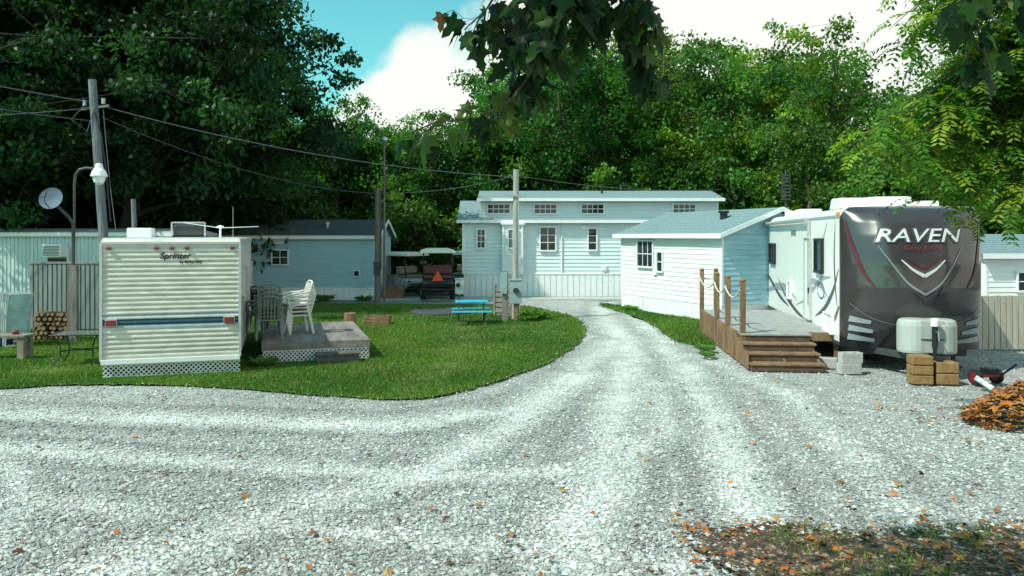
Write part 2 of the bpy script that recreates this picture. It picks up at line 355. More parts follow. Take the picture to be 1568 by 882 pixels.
# ---------------------------------------------------------------- trees
bark = M('tree_bark', (.09,.075,.06), .95, .4, 6, .8, 20, stretch=(2,2,.4))
dbark = M('dark_tree_bark', (.035,.032,.028), .95, .4, 6, .8, 20, stretch=(2,2,.4))
lm = leafmat('tree_leaves', .38)
def leaves(C, ls, R, up=.6, asp=.62):
    n = len(C); a = R.randn(n, 3); a[:, 2] -= .5; a /= np.linalg.norm(a, axis=1)[:, None]
    nn = R.randn(n, 3); nn[:, 2] += up*2; b = np.cross(nn, a); b /= np.linalg.norm(b, axis=1)[:, None]+1e-9
    s = (ls*(.6+.8*R.rand(n)))[:, None]; a = a*s; b = b*s*asp*.5
    V = np.stack([C, C+a*.45+b, C+a, C+a*.45-b], 1).reshape(-1, 3)
    return V, np.arange(4*n).reshape(-1, 4)
def tree_mesh(name, seed, H, cr, cz0, nlimb, ncl, nlf, ls, clr, tr, base, yel, flat=.6, zlo=None, lo=.45, hi=1.5, bk=None):
    R = np.random.RandomState(seed); VV=[]; FF=[]; MI=[]; CC=[]; off=0
    def addg(V, F, mi, c):
        nonlocal off
        VV.append(V); FF.append(F+off); MI.append(np.full(len(F), mi)); CC.append(c); off += len(V)
    def env(z):
        q = np.clip((z-cz0)/(H-cz0), 0, 1); return cr*np.clip(np.sin(np.pi*q**.75)**.6, .12, 1)
    m = 9; tz = np.linspace(-.1, H*.86, m); tp = np.stack([np.cumsum(R.randn(m)*.16), np.cumsum(R.randn(m)*.16), tz], -1); tp[:2, :2] = 0
    V, F = tubeq(tp, tr*np.linspace(1, .15, m)); addg(V, F, 0, np.full((len(V), 3), .1))
    ctr = []
    for k in range(nlimb):
        q = .22+.7*(k+R.rand())/nlimb; z0 = H*.86*q; s0 = np.array([np.interp(z0, tz, tp[:, i]) for i in range(3)])
        az = k*2.4+R.rand()*.8; ze = min(H*.98, max(cz0+.3, z0+(R.rand()*.9-.15)*cr*.8)); rr = env(ze)*(.55+.48*R.rand())
        e = np.array([math.cos(az)*rr, math.sin(az)*rr, ze])+s0*[1,1,0]
        mid = (s0+e)/2+np.array([0, 0, .12*rr])+R.randn(3)*.15
        pts = np.array([s0*(1-t)**2+2*mid*t*(1-t)+e*t*t for t in np.linspace(0, 1, 6)])
        V, F = tubeq(pts, tr*.28*np.linspace(1, .12, 6), 5); addg(V, F, 0, np.full((len(V), 3), .1))
        for j in range(ncl):
            t = .3+.7*R.rand()**.75; b = np.array([np.interp(t, np.linspace(0, 1, 6), pts[:, i]) for i in range(3)])
            c = b+R.randn(3)*np.array([1, 1, .8])*cr*.17; c[2] = max(c[2], (cz0 if zlo is None else zlo)+R.rand()*.8)
            V, F = tubeq(np.array([b, (b+c)/2+R.randn(3)*.08, c]), tr*np.array([.06, .04, .012]), 4); addg(V, F, 0, np.full((len(V), 3), .1))
            ctr.append(c)
    ctr = np.array(ctr)
    for c in ctr:
        r = clr*(.55+.9*R.rand()); k = int(nlf*(.6+.8*R.rand()))
        d = R.randn(k, 3); d /= np.linalg.norm(d, axis=1)[:, None]; d *= (R.rand(k, 1)**.45)*r; d[:, 2] *= flat
        P = c+d+R.randn(k, 3)*.06; P[:, 2] -= .25*(d[:, 0]**2+d[:, 1]**2)/r
        V, F = leaves(P, ls, R)
        y = np.clip(.5+.35*R.randn(), 0, 1); col = np.array(base)*(1-y)+np.array(yel)*y; col = col*(lo+(hi-lo)*R.rand())
        col = col[None]*(.7+.6*R.rand(k, 1)); addg(V, F, 1, np.repeat(col, 4, 0))
    return np_mesh(name, np.concatenate(VV), np.concatenate(FF), [bk or bark, lm], np.concatenate(MI), np.concatenate(CC))
G0 = (.026,.105,.026); G1 = (.09,.205,.034)
HT = [15,17,14,16,18,13]; var = []
for k in range(6):
    var.append(tree_mesh('deciduous_tree', 40+k, HT[k], [4.2,4.8,3.6,5,4,3.8][k], [3.2,4.0,2.5,4,3.6,2.0][k], 24, 6, 100, .24, .95, .22, G0, G1))
bush = [tree_mesh('bush', 70+k, 4.2, 2.3, .1, 14, 6, 80, .22, .65, .07, (.03,.09,.018), (.09,.17,.03)) for k in range(2)]
R = np.random.RandomState(8)
def T(x, y, k, s=1., col=(1,1,1), nm='deciduous_tree', src=None):
    o = mkobj(nm, (src or var)[k], (x, y, -.05), R.rand()*6.28, s); o.color = (*col, 1); return o
US = [-.9,-.31,-.25,-.237,-.187,-.137,-.07,-.037,-.01,.013,.18,.263,.347,.42,.45,.47,.54,.58,.7]
SS = [.26,.24,.20,.20,.21,.185,.178,.19,.25,.31,.32,.28,.32,.27,.20,.13,.13,.28,.34]
def TT(x, y, k, drop, col):
    tgt = 2.2+(np.interp(x/y, US, SS)-drop)*y; s = tgt/HT[k]
    T(x, y, k, (max(s, .72), max(s, .72), s), col)
rowA = [(-15,44,5),(-12.2,43,2),(-9.8,44,5),(-7.4,45,2),(-5.2,44,0),(-3.0,44.5,5),(-.6,45.5,2),(2.2,44,1),(5.2,44,3),(8.4,44,4),(11.4,42,0),(14.4,43,1),(17.0,41,3),(20.6,41,5),(23,40,2),(26,40,0),(30,40,1)]
tn = [(.8,.9,.9),(.9,1,.9),(.9,1,.8),(.75,.95,.8),(1.1,1.1,.9),(.85,.95,.9),(1.2,1.15,.8),(.65,.85,.8),(.75,.92,.8),(2.1,1.35,.8),(1.0,1.0,.9),(2.4,1.5,.8),(1.2,1.1,.9),(2.1,1.4,.8),(1.1,1.0,.9),(1.3,1.1,.8),(1,1,1)]
for (x, y, k), c in zip(rowA, tn): TT(x, y, k, 0, c)
for i in range(16):
    x = -24+i*4+R.randn()*.8; y = 53+R.randn()*1.5
    TT(x, y, i % 6, .012+.03*R.rand(), (.8+.5*R.rand(), .9+.2*R.rand(), .9))
for i in range(12):
    x = -26+i*5.5+R.randn(); y = 64+R.randn()*2; TT(x, y, (i+3) % 6, .03+.03*R.rand(), (.9, 1, .95))
for i in range(26):
    x = -22+i*1.95+R.randn()*.4; y = 39.5+R.randn()*.8+(0 if x < 20 else -2)
    T(x, y, i % 2, .75+.5*R.rand(), (.6+.5*R.rand(), .75+.3*R.rand(), .8), 'bush', bush)
for i in range(24):
    T(-28+i*2.6+R.randn()*.5, 48+R.randn(), i % 2, 1.2+.5*R.rand(), (.6, .75, .7), 'bush', bush)
for i in range(9): T(-27+i*1.9+R.randn()*.3, 33.5+R.randn()*.6, i % 2, 1.25+.4*R.rand(), (.35, .5, .5), 'bush', bush)
for x, y, k in ((-27,40,0),(-22.5,41,2),(-18.5,41,5),(-31,36,4),(-34,44,3)): T(x, y, k, .95, (.4,.55,.6))
big = tree_mesh('maple_tree', 5, 17, 6.6, 2.3, 48, 17, 190, .2, .85, .4, (.010,.042,.016), (.029,.088,.027), .5, 2.3, .4, 1.5, dbark)
T(-14.3, 28.6, 0, 1, nm='maple_tree', src=[big]).rotation_euler[2] = .4
T(-20.8, 26.4, 0, 1.0, nm='maple_tree', src=[big]).rotation_euler[2] = 1.2
T(-18.0, 34, 0, 1.0, nm='maple_tree', src=[big]).rotation_euler[2] = 4.9
T(16.3, 31, 2, .72, (1.5,1.2,.9)); T(21.5, 27, 3, .75, (.9,1,.9)); T(13.2, 35, 5, .75, (1.6,1.2,.9)); T(25, 31, 1, .9, (1,1,1))
# ---- leaf shapes
LS = [(0,0),(.13,-.13),(.40,-.12),(.31,.10),(.56,.36),(.30,.38),(.17,.50),(.19,.70),(0,1.0)]
def big_leaf(V, F, p, d, nrm, s, R, droop=.25):
    d = d/np.linalg.norm(d); b = np.cross(nrm, d); b /= np.linalg.norm(b)+1e-9; nn = np.cross(d, b)
    o = len(V); k = len(LS); fold = .15+.3*R.rand(); curl = droop*(R.rand()-.2)
    for sgn in (1, -1):
        for (u, v) in LS: V.append(p+s*(b*u*sgn*.95+d*v-nn*(fold*abs(u)+curl*v*v)))
    F.append(list(range(o, o+k))); F.append(list(range(o+2*k-1, o+k-1, -1)))
def leaf_object(V, F, mat, mat0=None, tubes=(), cols=None, name='', parent=None):
    me = bpy.data.meshes.new(name); VV = [tuple(v) for v in V]; FF = [tuple(f) for f in F]; mi = [1]*len(FF); nl = len(VV)
    for (tv, tf) in tubes:
        o = len(VV); VV += [tuple(v) for v in tv]; FF += [tuple(int(i)+o for i in f) for f in tf]; mi += [0]*len(tf)
    me.from_pydata(VV, [], FF); me.materials.append(mat0 or bark); me.materials.append(mat)
    me.polygons.foreach_set('material_index', mi)
    c = np.ones((len(VV), 4), np.float32)*.1; c[:nl, :3] = cols; a = me.color_attributes.new(name='Col', type='FLOAT_COLOR', domain='POINT'); a.data.foreach_set('color', c.ravel())
    me.update(); return mkobj(name, me, parent=parent)
lm_dark = leafmat('maple_leaf_blade', .25)
R = np.random.RandomState(12)
mt = empty('overhanging_maple_tree', (0,0,0))
twigs = [[(-.3,2.2,4.6),(.05,3.2,4.0),(.15,3.6,3.66),(.12,3.65,3.45),(.08,3.7,3.28)],
 [(.05,3.2,4.0),(-.05,3.6,3.75),(-.12,3.6,3.64),(-.22,3.6,3.55)],
 [(.15,3.6,3.66),(.02,3.6,3.4),(-.02,3.6,3.26),(-.12,3.6,3.14)],
 [(.12,3.6,3.4),(0,3.55,3.22),(-.16,3.6,3.14),(-.34,3.6,3.13),(-.50,3.6,3.06)],
 [(.3,2.6,4.5),(.45,3.3,4.0),(.55,3.6,3.7),(.62,3.6,3.45),(.66,3.6,3.32)],
 [(.45,3.3,4.0),(.35,3.5,3.7),(.32,3.5,3.55),(.22,3.5,3.46)],
 [(.35,3.4,3.8),(.25,3.4,3.6),(.15,3.4,3.5),(0,3.4,3.45)],
 [(.5,3.4,3.85),(.6,3.5,3.62),(.55,3.5,3.5)],
 [(.1,3.4,3.9),(.12,3.5,3.7),(.04,3.5,3.58),(-.05,3.5,3.55)],
 [(.1,3.4,3.95),(.25,3.5,3.8),(.4,3.5,3.72)],
 [(.0,3.3,3.9),(.2,3.4,3.76),(.35,3.45,3.66),(.5,3.5,3.66)],
 [(1.6,2.6,4.8),(2.0,3.4,4.1),(2.1,3.6,3.75),(2.15,3.6,3.5),(2.2,3.6,3.35)],
 [(2.0,3.4,4.1),(2.05,3.5,3.8),(2.0,3.5,3.62)],[(2.0,3.4,4.1),(2.25,3.5,3.8),(2.35,3.5,3.6)]]
V=[]; F=[]; cols=[]; tubes=[]
dens = [44,24,26,16,38,28,28,28,30,30,26,28,16,16]
for q, (tws, nn) in enumerate(zip(twigs, dens)):
    P = np.array(tws); m = len(P); tubes.append(tubeq(P, np.linspace(.009, .0025, m), 5))
    for j in range(nn):
        t = (m-1)*(.3+.7*(j+.5)/nn); b = np.array([np.interp(t, range(m), P[:, i]) for i in range(3)])
        dr = R.randn(3)*.7+np.array([0, 0, -.8]); dr /= np.linalg.norm(dr); pet = .05+.05*R.rand()
        e = b+dr*pet+np.array([0, 0, -.01]); tubes.append(tubeq(np.array([b, (b+e)/2+[0,0,.006], e]), .0012, 3))
        d = dr*.6+np.array([R.randn()*.2, R.randn()*.2, -.7]); nr = R.randn(3)+np.array([0, -.5, .6])
        big_leaf(V, F, e, d, nr, .08+.055*R.rand(), R); g = np.array([.016,.045,.011])*(.6+.9*R.rand())
        if R.rand() < .12+.25*(q in (2, 3)): g = np.array([.07,.12,.02])
        cols += [g]*(2*len(LS))
big_leaf(V, F, np.array([-.32,3.6,3.62]), np.array([-.1,0,-1.]), np.array([.3,-1,.2]), .085, R); cols += [np.array([.22,.10,.04])]*(2*len(LS))
tubes.append(tubeq(np.array([(-.22,3.6,3.60),(-.27,3.6,3.64),(-.32,3.6,3.62)]), .0015, 3))
leaf_object(V, F, lm_dark, tubes=tubes, cols=np.array(cols), name='hanging_branches', parent=mt)
cr = tree_mesh('crown', 33, 10.5, 3.9, 5.6, 22, 6, 42, .16, .6, .3, (.02,.05,.014), (.05,.09,.02), .6)
mkobj('crown_and_trunk', cr, (-1.5, 1.6, 0), .5, parent=mt)
# ---- walnut at right
R = np.random.RandomState(21)
lmw = leafmat('walnut_leaflet', .45)
wt = empty('walnut_tree', (0,0,0)); trunk = np.array([(9.8,12.2,-.1),(9.7,12.2,3),(9.5,12,6),(9.2,11.8,9)])
tubes=[tubeq(trunk, [.28,.24,.2,.12], 10)]; FB=[]; FD=[]
ez = [2.3,2.8,3.1,3.5,4.0,4.6,5.5,7]; ex = [6.3,5.6,5.0,4.35,4.85,5.45,4.95,5.0]
tips=[]
while len(tips) < 190:
    z = 2.75+R.rand()*3.9; x = 4.2+R.rand()*4.4; y = 9.9+R.rand()*2.0
    lo_ = np.interp(2.6+(z-2.6)*10.6/y, ez, ex)
    if x*10.6/y > lo_+.25 and not (vnoise(np.array(x), np.array(z), 2.6, 61) > .42): tips.append((x, y, z))
tips += [(4.45,10.5,3.75),(4.55,10.4,3.65),(4.7,10.3,3.9),(4.9,10.3,3.6),(4.6,10.3,3.5),(4.9,10.5,3.9),(5.1,10.3,3.5),(5.2,10.4,5.7),(5.1,10.6,5.4),(5.3,10.6,5.2),(5.5,10.3,3.2),(6.7,10.3,2.8),(6.2,10.3,3.0),(5.9,10.3,3.0),(7.0,10.3,2.7),(6.5,10.2,2.9),(6.9,10.4,3.0)]
for tp_ in tips:
    tp_ = np.array(tp_); s0 = np.array([9.6, 12.1, min(8.5, tp_[2]+1.0+R.rand()*1.2)])
    s0 = s0+(tp_-s0)*.45+np.array([0, 0, .5])
    pts = np.array([s0*(1-t)**2+2*((s0+tp_)/2+np.array([0,0,.35]))*t*(1-t)+tp_*t*t for t in np.linspace(0, 1, 6)])
    tubes.append(tubeq(pts, np.linspace(.018, .004, 6), 4))
    for j in range(18):
        t = .3+.7*R.rand(); b = np.array([np.interp(t, np.linspace(0, 1, 6), pts[:, i]) for i in range(3)])+R.randn(3)*.03
        az = R.rand()*6.28; d = np.array([math.cos(az), math.sin(az), .1+R.rand()*.4]); FB.append(b); FD.append(d/np.linalg.norm(d))
for k in range(6):
    e = np.array([6.5+R.rand()*1.5, 10.8+R.rand(), 3.6+k*.6]); tubes.append(tubeq(np.array([(9.6,12.1,3+k*.8), (np.array([9.6,12.1,3+k*.8])+e)/2+[0,0,.3], e]), [.09,.06,.03], 6))
B = np.array(FB); D = np.array(FD); N = len(B); pr = 9
L = .36+.22*R.rand(N, 1); g = np.array([[.08,.19,.022]])*(.4+.9*R.rand(N, 1)); yl = R.rand(N) < .28; g[yl] = np.array([.22,.29,.03])*(.6+.6*R.rand(yl.sum(), 1))
sd = np.cross(D, [0,0,1.]); sd /= np.linalg.norm(sd, axis=1)[:, None]
VV=[]; CC=[]
prev = B
for i in range(1, pr+1):
    t = i/pr; p = B+D*L*t+np.array([0,0,-1])*L*.75*t*t; dd = p-prev; dd /= np.linalg.norm(dd, axis=1)[:, None]; prev = p
    for sg in (1, -1):
        ax = sd*sg*.9+dd*.45; ax[:, 2] += -.25+.2*R.randn(N); ax /= np.linalg.norm(ax, axis=1)[:, None]
        ll = (.105+.04*R.rand(N, 1))*(1-.3*abs(t-.5)); wv = np.cross(ax, np.cross(dd, sd)); wv /= np.linalg.norm(wv, axis=1)[:, None]+1e-9
        VV.append(np.stack([p, p+ax*ll*.4+wv*ll*.19, p+ax*ll, p+ax*ll*.4-wv*ll*.19], 1)); CC.append(np.repeat((g*(.85+.3*R.rand(N, 1)))[:, None], 4, 1))
V = np.concatenate(VV).reshape(-1, 3); cols = np.concatenate(CC).reshape(-1, 3); FF = np.arange(len(V)).reshape(-1, 4); MI = np.ones(len(FF), int); off = len(V)
VS=[V]; FS=[FF]; MS=[MI]
for tv, tf in tubes: VS.append(tv); FS.append(tf+off); MS.append(np.zeros(len(tf), int)); off += len(tv)
V = np.concatenate(VS); cc = np.full((len(V), 3), .1); cc[:len(cols)] = cols
mkobj('trunk_branches_and_leaves', np_mesh('walnut', V, np.concatenate(FS), [bark, lmw], np.concatenate(MS), cc), parent=wt)
# ---- fallen leaves, leaf pile
R = np.random.RandomState(31)
lml = leafmat('dry_leaf', .15, (1.2,1,.8))
def litter(name, pts, smin, smax, parent=None):
    V=[]; F=[]; cols=[]
    for p in pts:
        a = R.rand()*6.28; d = np.array([math.cos(a), math.sin(a), R.randn()*.25]); nr = np.array([R.randn()*.35, R.randn()*.35, 1])
        big_leaf(V, F, np.array(p), d, nr, smin+(smax-smin)*R.rand(), R, .8)
        pal = [(.42,.13,.03),(.30,.10,.035),(.46,.20,.05),(.14,.07,.035),(.26,.14,.05),(.36,.22,.09)]
        cols += [np.array(pal[R.randint(6)])*(.6+.7*R.rand())]*(2*len(LS))
    return leaf_object(V, F, lml, cols=np.array(cols), name=name, parent=parent)
pts=[]
for _ in range(280):
    u = R.rand(); y = 1/(1/5.6*(1-u)+1/15*u); x = (R.rand()*2-1)*y*.66
    if x < 0 and R.rand() < .45: continue
    if inside(lawnP, np.array([x]), np.array([y]))[0]: continue
    pts.append((x, y, .02))
for _ in range(300): x = 1.3+R.rand()**.8*4; y = 5.6+R.rand()*1.5; pts.append((x, y, .045))
for _ in range(60): pts.append((5.5+R.rand()*2.6, 9.6+R.rand()*2.6, .03))
litter('fallen_leaves', pts, .04, .095)
pts=[]
for _ in range(950):
    a = R.rand()*6.28; q = R.rand()**.5; z = .50*(1-q**1.8)*(.9+.2*R.rand())
    pts.append((7.3+math.cos(a)*q*.95, 10.95+math.sin(a)*q*.65, .03+z))
lp = litter('leaf_pile', pts, .09, .17)

# ================================================================= buildings
E = empty('park_model_cottage', (-2.07, 33.5, 0), 0)
L, D = 10.9, 4.0
mb = MB()
mb.box(0, L, .004, D, .0, 3.25, grey_sid); mb.siding(0, L, .004, .98, 3.2, .165, grey_sid, .03)
mb.box(.72, L, .12, D-.1, 3.24, 4.2, grey_sid); mb.siding(.72, L, .12, 3.38, 4.14, .165, grey_sid, .03)
mb.M = Matrix.Translation((0, D, 0)) @ Matrix.Rotation(math.radians(-90), 4, 'Z'); mb.siding(0, D, 0, .98, 3.2, .165, grey_sid)
mb.M = Matrix()
mb.box(1.72, 2.5, -.32, .0, .98, 3.15, grey_sid); mb.siding(1.72, 2.5, -.32, .98, 3.1, .165, grey_sid)
mb.obj('walls', E)
mb = MB()
for i in range(44):
    x = .02+i*(L-.04)/44; mb.box(x, x+(L-.04)/44-.02, -.06, -.03, .03, .97, trim_w)
mb.box(0, L, -.028, 0, 0, .975, M('skirting_joint', (.5,.53,.53), .6)); mb.box(-.02, L+.02, -.08, -.01, .975, 1.03, trim_w)
mb.obj('skirting', E)
mb = MB()
mb.prismx([(-.28,3.2),(-.28,3.28),(.14,3.42),(.14,3.2)], .7, L+.2, shingle)
mb.prismx([(-.28,3.2),(-.28,3.28),(1.7,4.2),(1.7,3.2)], -.25, .72, shingle)
mb.prismx([(-.2,4.14),(-.2,4.22),(1.95,4.66),(4.1,4.22),(4.1,4.14),(1.95,4.5)], .6, L+.2, shingle)
mb.obj('roof', E)
mb = MB()
mb.box(-.28, L+.22, -.31, -.285, 3.17, 3.3, trim_w); mb.box(.58, L+.22, -.235, -.205, 4.1, 4.23, trim_w)
mb.box(-.06,.05,-.03,.01,1.03,3.17,trim_w); mb.box(L-.06,L+.05,-.03,.01,1.03,3.17,trim_w); mb.box(.66,.78,.08,.13,3.4,4.1,trim_w)
mb.box(L-.06, L+.02, .08, .14, 3.4, 4.1, trim_w)
mb.box(1.66, 1.74, -.36, -.3, 1, 3.1, trim_w); mb.box(2.47, 2.54, -.36, -.3, 1, 3.1, trim_w); mb.box(1.6, 2.6, -.42, .0, 3.1, 3.17, trim_w)
mb.obj('trim', E)
mb = MB()
for x in (1.5, 3.5, 5.52, 9.45): mb.window(x, 3.78, .92, .36, .1, trim_w, glass, 4, 2, .05)
mb.window(3.6, 2.5, .62, .95, -.02, trim_w, glass, 2, 3, .06); mb.window(5.5, 2.48, .32, .88, -.02, trim_w, glass, 1, 3, .06)
mb.window(.75, 2.5, .3, .75, -.02, trim_w, glass, 2, 3, .06); mb.window(2.1, 2.5, .34, .75, -.35, trim_w, M('bay_glass',(.12,.18,.2),.08,.2,2,spec=.8), 2, 2, .05)
mb.window(8.3, 2.5, .6, .9, -.02, trim_w, glass, 2, 3, .06)
mb.obj('windows', E)
mb = MB(); mb.tube([(6.05,1.2,4.5),(6.05,1.2,4.85)], .05, black); mb.box(5.0,5.3,-.055,-.01,2.9,3.05,trim_w); mb.box(5.9,6.1,-.1,-.03,1.15,1.35,trim_w)
mb.tube([(4.2,-.05,1.1),(4.2,-.05,3.1)],.03,trim_w,6)
mb.obj('vents', E)

def gable_home(name, loc, rz, L, D, eave, ridge, skirt, sid, sid_end, roofm, pitch=.15, over=.22):
    E = empty(name, loc, rz); mb = MB()
    mb.box(0, L, .004, D-.004, 0, eave, sid); mb.siding(0, L, .004, skirt, eave, pitch, sid, .022)
    mb.prismx([(0,eave),(D,eave),(D/2,ridge-.05)], .01, L-.01, sid_end)
    mb.M = Matrix.Translation((L, 0, 0)) @ Matrix.Rotation(math.radians(90), 4, 'Z'); mb.siding(0, D, 0, skirt, eave, pitch, sid_end, .022)
    z = eave
    while z < ridge-.15:
        q = (z-eave)/(ridge-eave); mb.siding(D/2*q+.06, D-D/2*q-.06, 0, z, z+pitch*.99, pitch, sid_end, .016); z += pitch
    mb.M = Matrix(); mb.obj('walls', E)
    mb = MB(); k = (ridge-eave)/(D/2); zo = eave-k*over
    mb.prismx([(-over,zo),(-over,zo+.07),(D/2,ridge+.07),(D+over,zo+.07),(D+over,zo),(D/2,ridge)], -over, L+over, roofm)
    n_c = 9
    for i in range(1, n_c):
        y = -over+(D/2+over)*i/n_c; z = zo+.07+(ridge-zo)*i/n_c; mb.box(-over, L+over, y-.01, y+.02, z-.01, z+.012, roofm)
    mb.obj('roof', E)
    mb = MB(); mb.box(-over-.01, L+over+.02, -over-.03, -over-.002, zo-.06, zo+.085, trim_w)
    for s in (0, 1):
        y0, y1 = (-over, D/2) if s == 0 else (D+over, D/2)
        mb.beam((L+over+.015, y0, zo+.02), (L+over+.015, y1, ridge+.02), .03, .13, trim_w)
    mb.box(L-.05, L+.022, -.022, .04, skirt, eave-.02, trim_w); mb.box(-.02, .05, -.022, .02, skirt, eave-.02, trim_w); mb.box(L-.04, L+.022, D-.06, D+.01, skirt, eave-.02, trim_w)
    mb.box(-.01, L+.024, -.026, 0, skirt-.04, skirt+.02, trim_w)
    mb.obj('trim', E)
    mb = MB(); nb = int(L/.25)
    for i in range(nb): x = i*L/nb; mb.box(x+.01, x+L/nb-.005, -.012, .0, .02, skirt-.04, trim_w)
    mb.obj('skirting', E)
    return E
ang = math.degrees(math.atan2(23.3-28.6, 6.25-4.0))
E = gable_home('mobile_home', (4.0, 28.6, 0), ang, 5.75, 4.2, 2.68, 3.42, .55, white_sid, blue_and_shade_sid, shingle)  # white home; the shade on its gable end is painted in as blue siding
mb = MB(); mb.window(1.65, 2.0, .95, .85, -.015, trim_w, glass, 3, 2, .05); mb.window(2.55, 1.75, .3, .62, -.015, trim_w, glass, 1, 2, .04)
mb.obj('windows', E)
mb = MB(); mb.tube([(4.3,1.2,3.0),(4.3,1.2,3.35)], .12, black, 12); mb.tube([(4.3,1.2,3.35),(4.3,1.2,3.42)], .17, black, 12); mb.box(2.15,2.35,-.08,0,1.3,1.5,trim_w); mb.obj('vents', E)
E = gable_home('mobile_home', (-13.0, 31.8, 0), 0, 7.45, 3.9, 2.62, 3.25, .5, blue_and_shade_sid, blue_and_shade_sid, dshingle)
mb = MB(); mb.window(3.6, 1.75, .62, .55, -.015, trim_w, glass, 2, 2, .04); mb.window(6.7, 1.1, .2, .2, -.015, trim_w, glass, 1, 1, .03)
mb.M = Matrix.Translation((7.45, 0, 0)) @ Matrix.Rotation(math.radians(90), 4, 'Z'); mb.window(.9, 1.5, .5, 1.5, -.015, trim_w, M('dark_red_door',(.12,.03,.03),.5), 1, 1, .06); mb.M = Matrix()
mb.obj('windows', E)
mb = MB(); mb.tube([(5.3,.9,2.8),(5.3,.9,3.1)], .07, steel, 10); mb.tube([(5.3,.9,3.1),(5.3,.9,3.2)], .12, steel, 10); mb.tube([(7.0,-.3,.5),(7.0,-.05,1.7)], .02, steel)
mb.box(2.9,3.9,-.05,-.016,2.3,2.5,trim_w)
for i in range(3): mb.box(7.6,8.5,.4+i*.28,.68+i*.28,.0,.2+i*.18,wood_b)
mb.obj('vents_and_steps', E)
met = M('ribbed_metal_cladding', (.55,.66,.66), .45, .14, 2, stretch=(4,4,.5))
E = empty('metal_mobile_home', (-19.5, 24.2, 0), 0); mb = MB(); mb.box(0, 9, .0, 3.4, 0, 2.62, met)
for i in range(75): mb.box(i*.12+.01, i*.12+.05, -.02, 0, .5, 2.6, met)
mb.obj('walls', E); mb = MB(); mb.prismx([(-.12,2.62),(-.12,2.7),(1.7,2.86),(3.5,2.7),(3.5,2.62)], -.1, 9.1, M('metal_roof',(.4,.46,.48),.5)); mb.box(-.1,9.1,-.15,-.125,2.6,2.72,trim_w); mb.obj('roof', E)
mb = MB(); mb.window(5.5, 1.95, .6, .55, -.02, trim_w, glass, 1, 2); mb.window(.9, 1.8, .7, .7, -.02, trim_w, glass, 2, 2); mb.obj('windows', E)
mb = MB(); mb.box(5.22,5.8,-.42,-.07,1.98,2.36,trim_w)
for i in range(7): mb.box(5.26,5.76,-.435,-.421,2.02+i*.045,2.04+i*.045,dsteel)
mb.obj('air_conditioner', E, .01)
E = empty('metal_fence', (-13.3, 21.6, 0), 0); mb = MB(); fg = M('grey_metal_panel',(.20,.22,.22),.7,.3,3,stretch=(5,5,.4))
for i in range(24): mb.box(i*.13, i*.13+.09, 0, .03, .05, 1.85, fg)
mb.box(-.02, 3.14, .031, .05, .05, 1.83, fg); mb.box(-.05, 3.18, -.02, .08, 1.85, 1.9, fg); mb.obj('panels', E)
bf = M('beige_fence_board',(.42,.40,.33),.8,.2,4,stretch=(3,3,.4))
mb = MB()
for i in range(44): mb.box(i*.15, i*.15+.13, 0, .025, .05, 1.25+.02*random.random(), bf)
mb.box(0,6.6,.026,.06,.3,.4,bf); mb.box(0,6.6,.026,.06,.95,1.05,bf); mb.obj('wooden_fence', loc=(9.9, 17.6, 0), rz=8)
E = gable_home('storage_shed', (13.6, 22.5, 0), 5, 4.5, 3, 2.1, 2.6, .1, white_sid, white_sid, shingle)
mb = MB(); mb.window(1.2,1.3,.5,.5,-.015,trim_w,glass,2,2); mb.obj('windows', E)

# ================================================================= left travel trailer
alu = M('ribbed_aluminium_cream', (.66,.65,.56), .4, .16, 1.6, .1, 20, stretch=(1.5,1.5,5), col2=(.44,.44,.37))
alu2 = M('ribbed_aluminium_side', (.50,.51,.48), .4, .16, 1.6)
stripe = M('teal_stripe', (.025,.07,.10), .4, .2, 6); stripe2 = M('pale_blue_stripe', (.25,.36,.42), .4)
red = M('red_lens', (.20,.02,.02), .25, .2, 10, spec=.7); alt = M('aluminium_trim', (.55,.57,.57), .35, .1, 10, metal=.5)
E = empty('travel_trailer', (-6.30, 14.52, 0), 16.5); hw = 1.19; Lt = 6.0
mb = MB()
mb.prismx([(0.03,.34),(0.03,2.42),(.12,2.54),(Lt-.2,2.56),(Lt,2.4),(Lt+.15,1.5),(Lt,.4),(Lt-.3,.34)], -hw, hw, alu2)
mb.box(-hw+.02, hw-.02, .1, Lt-.1, 2.54, 2.575, trim_w)
z = .36
while z < 2.44:
    n_ = 4; p = .088
    prof = [(-.020*math.sin(math.pi*i/n_)+.028, z+p*i/n_) for i in range(n_+1)]
    for a, b in zip(prof[:-1], prof[1:]):
        m_ = stripe if .98 < (a[1]+b[1])/2 < 1.08 else (stripe2 if .93 < (a[1]+b[1])/2 <= .98 or 1.14 < (a[1]+b[1])/2 < 1.17 else alu)
        mb.add([(-hw,a[0],a[1]),(hw,a[0],a[1]),(hw,b[0],b[1]),(-hw,b[0],b[1])], [(0,1,2,3)], m_)
    z += p
mb.obj('body', E)
mb = MB()
for sx in (-1, 1): mb.box(sx*hw-.025, sx*hw+.025, -.01, .04, .33, 2.47, alt); mb.box(sx*hw-.015, sx*hw+.015, .05, Lt, 2.46, 2.53, alt)
mb.box(-hw-.01, hw+.01, -.012, .06, 2.45, 2.50, alt); mb.box(-hw, hw, -.02, .05, .27, .36, trim_w)
mb.add([(-hw,0.028,2.5),(hw,0.028,2.5),(hw,.12,2.56),(-hw,.12,2.56)], [(0,1,2,3)], alu)
mb.obj('trim', E, .006)
mb = MB()
for x in (-1.06, -.26, 0, .26, 1.06): mb.box(x-.04, x+.04, -.035, .02, 2.36, 2.40, red)
for x in (-1.02, 1.0): mb.box(x-.09, x+.09, -.05, .01, .97, 1.08, red); mb.box(x-.10, x+.10, -.02, .01, .96, 1.09, alt)
mb.obj('lights', E, .008)
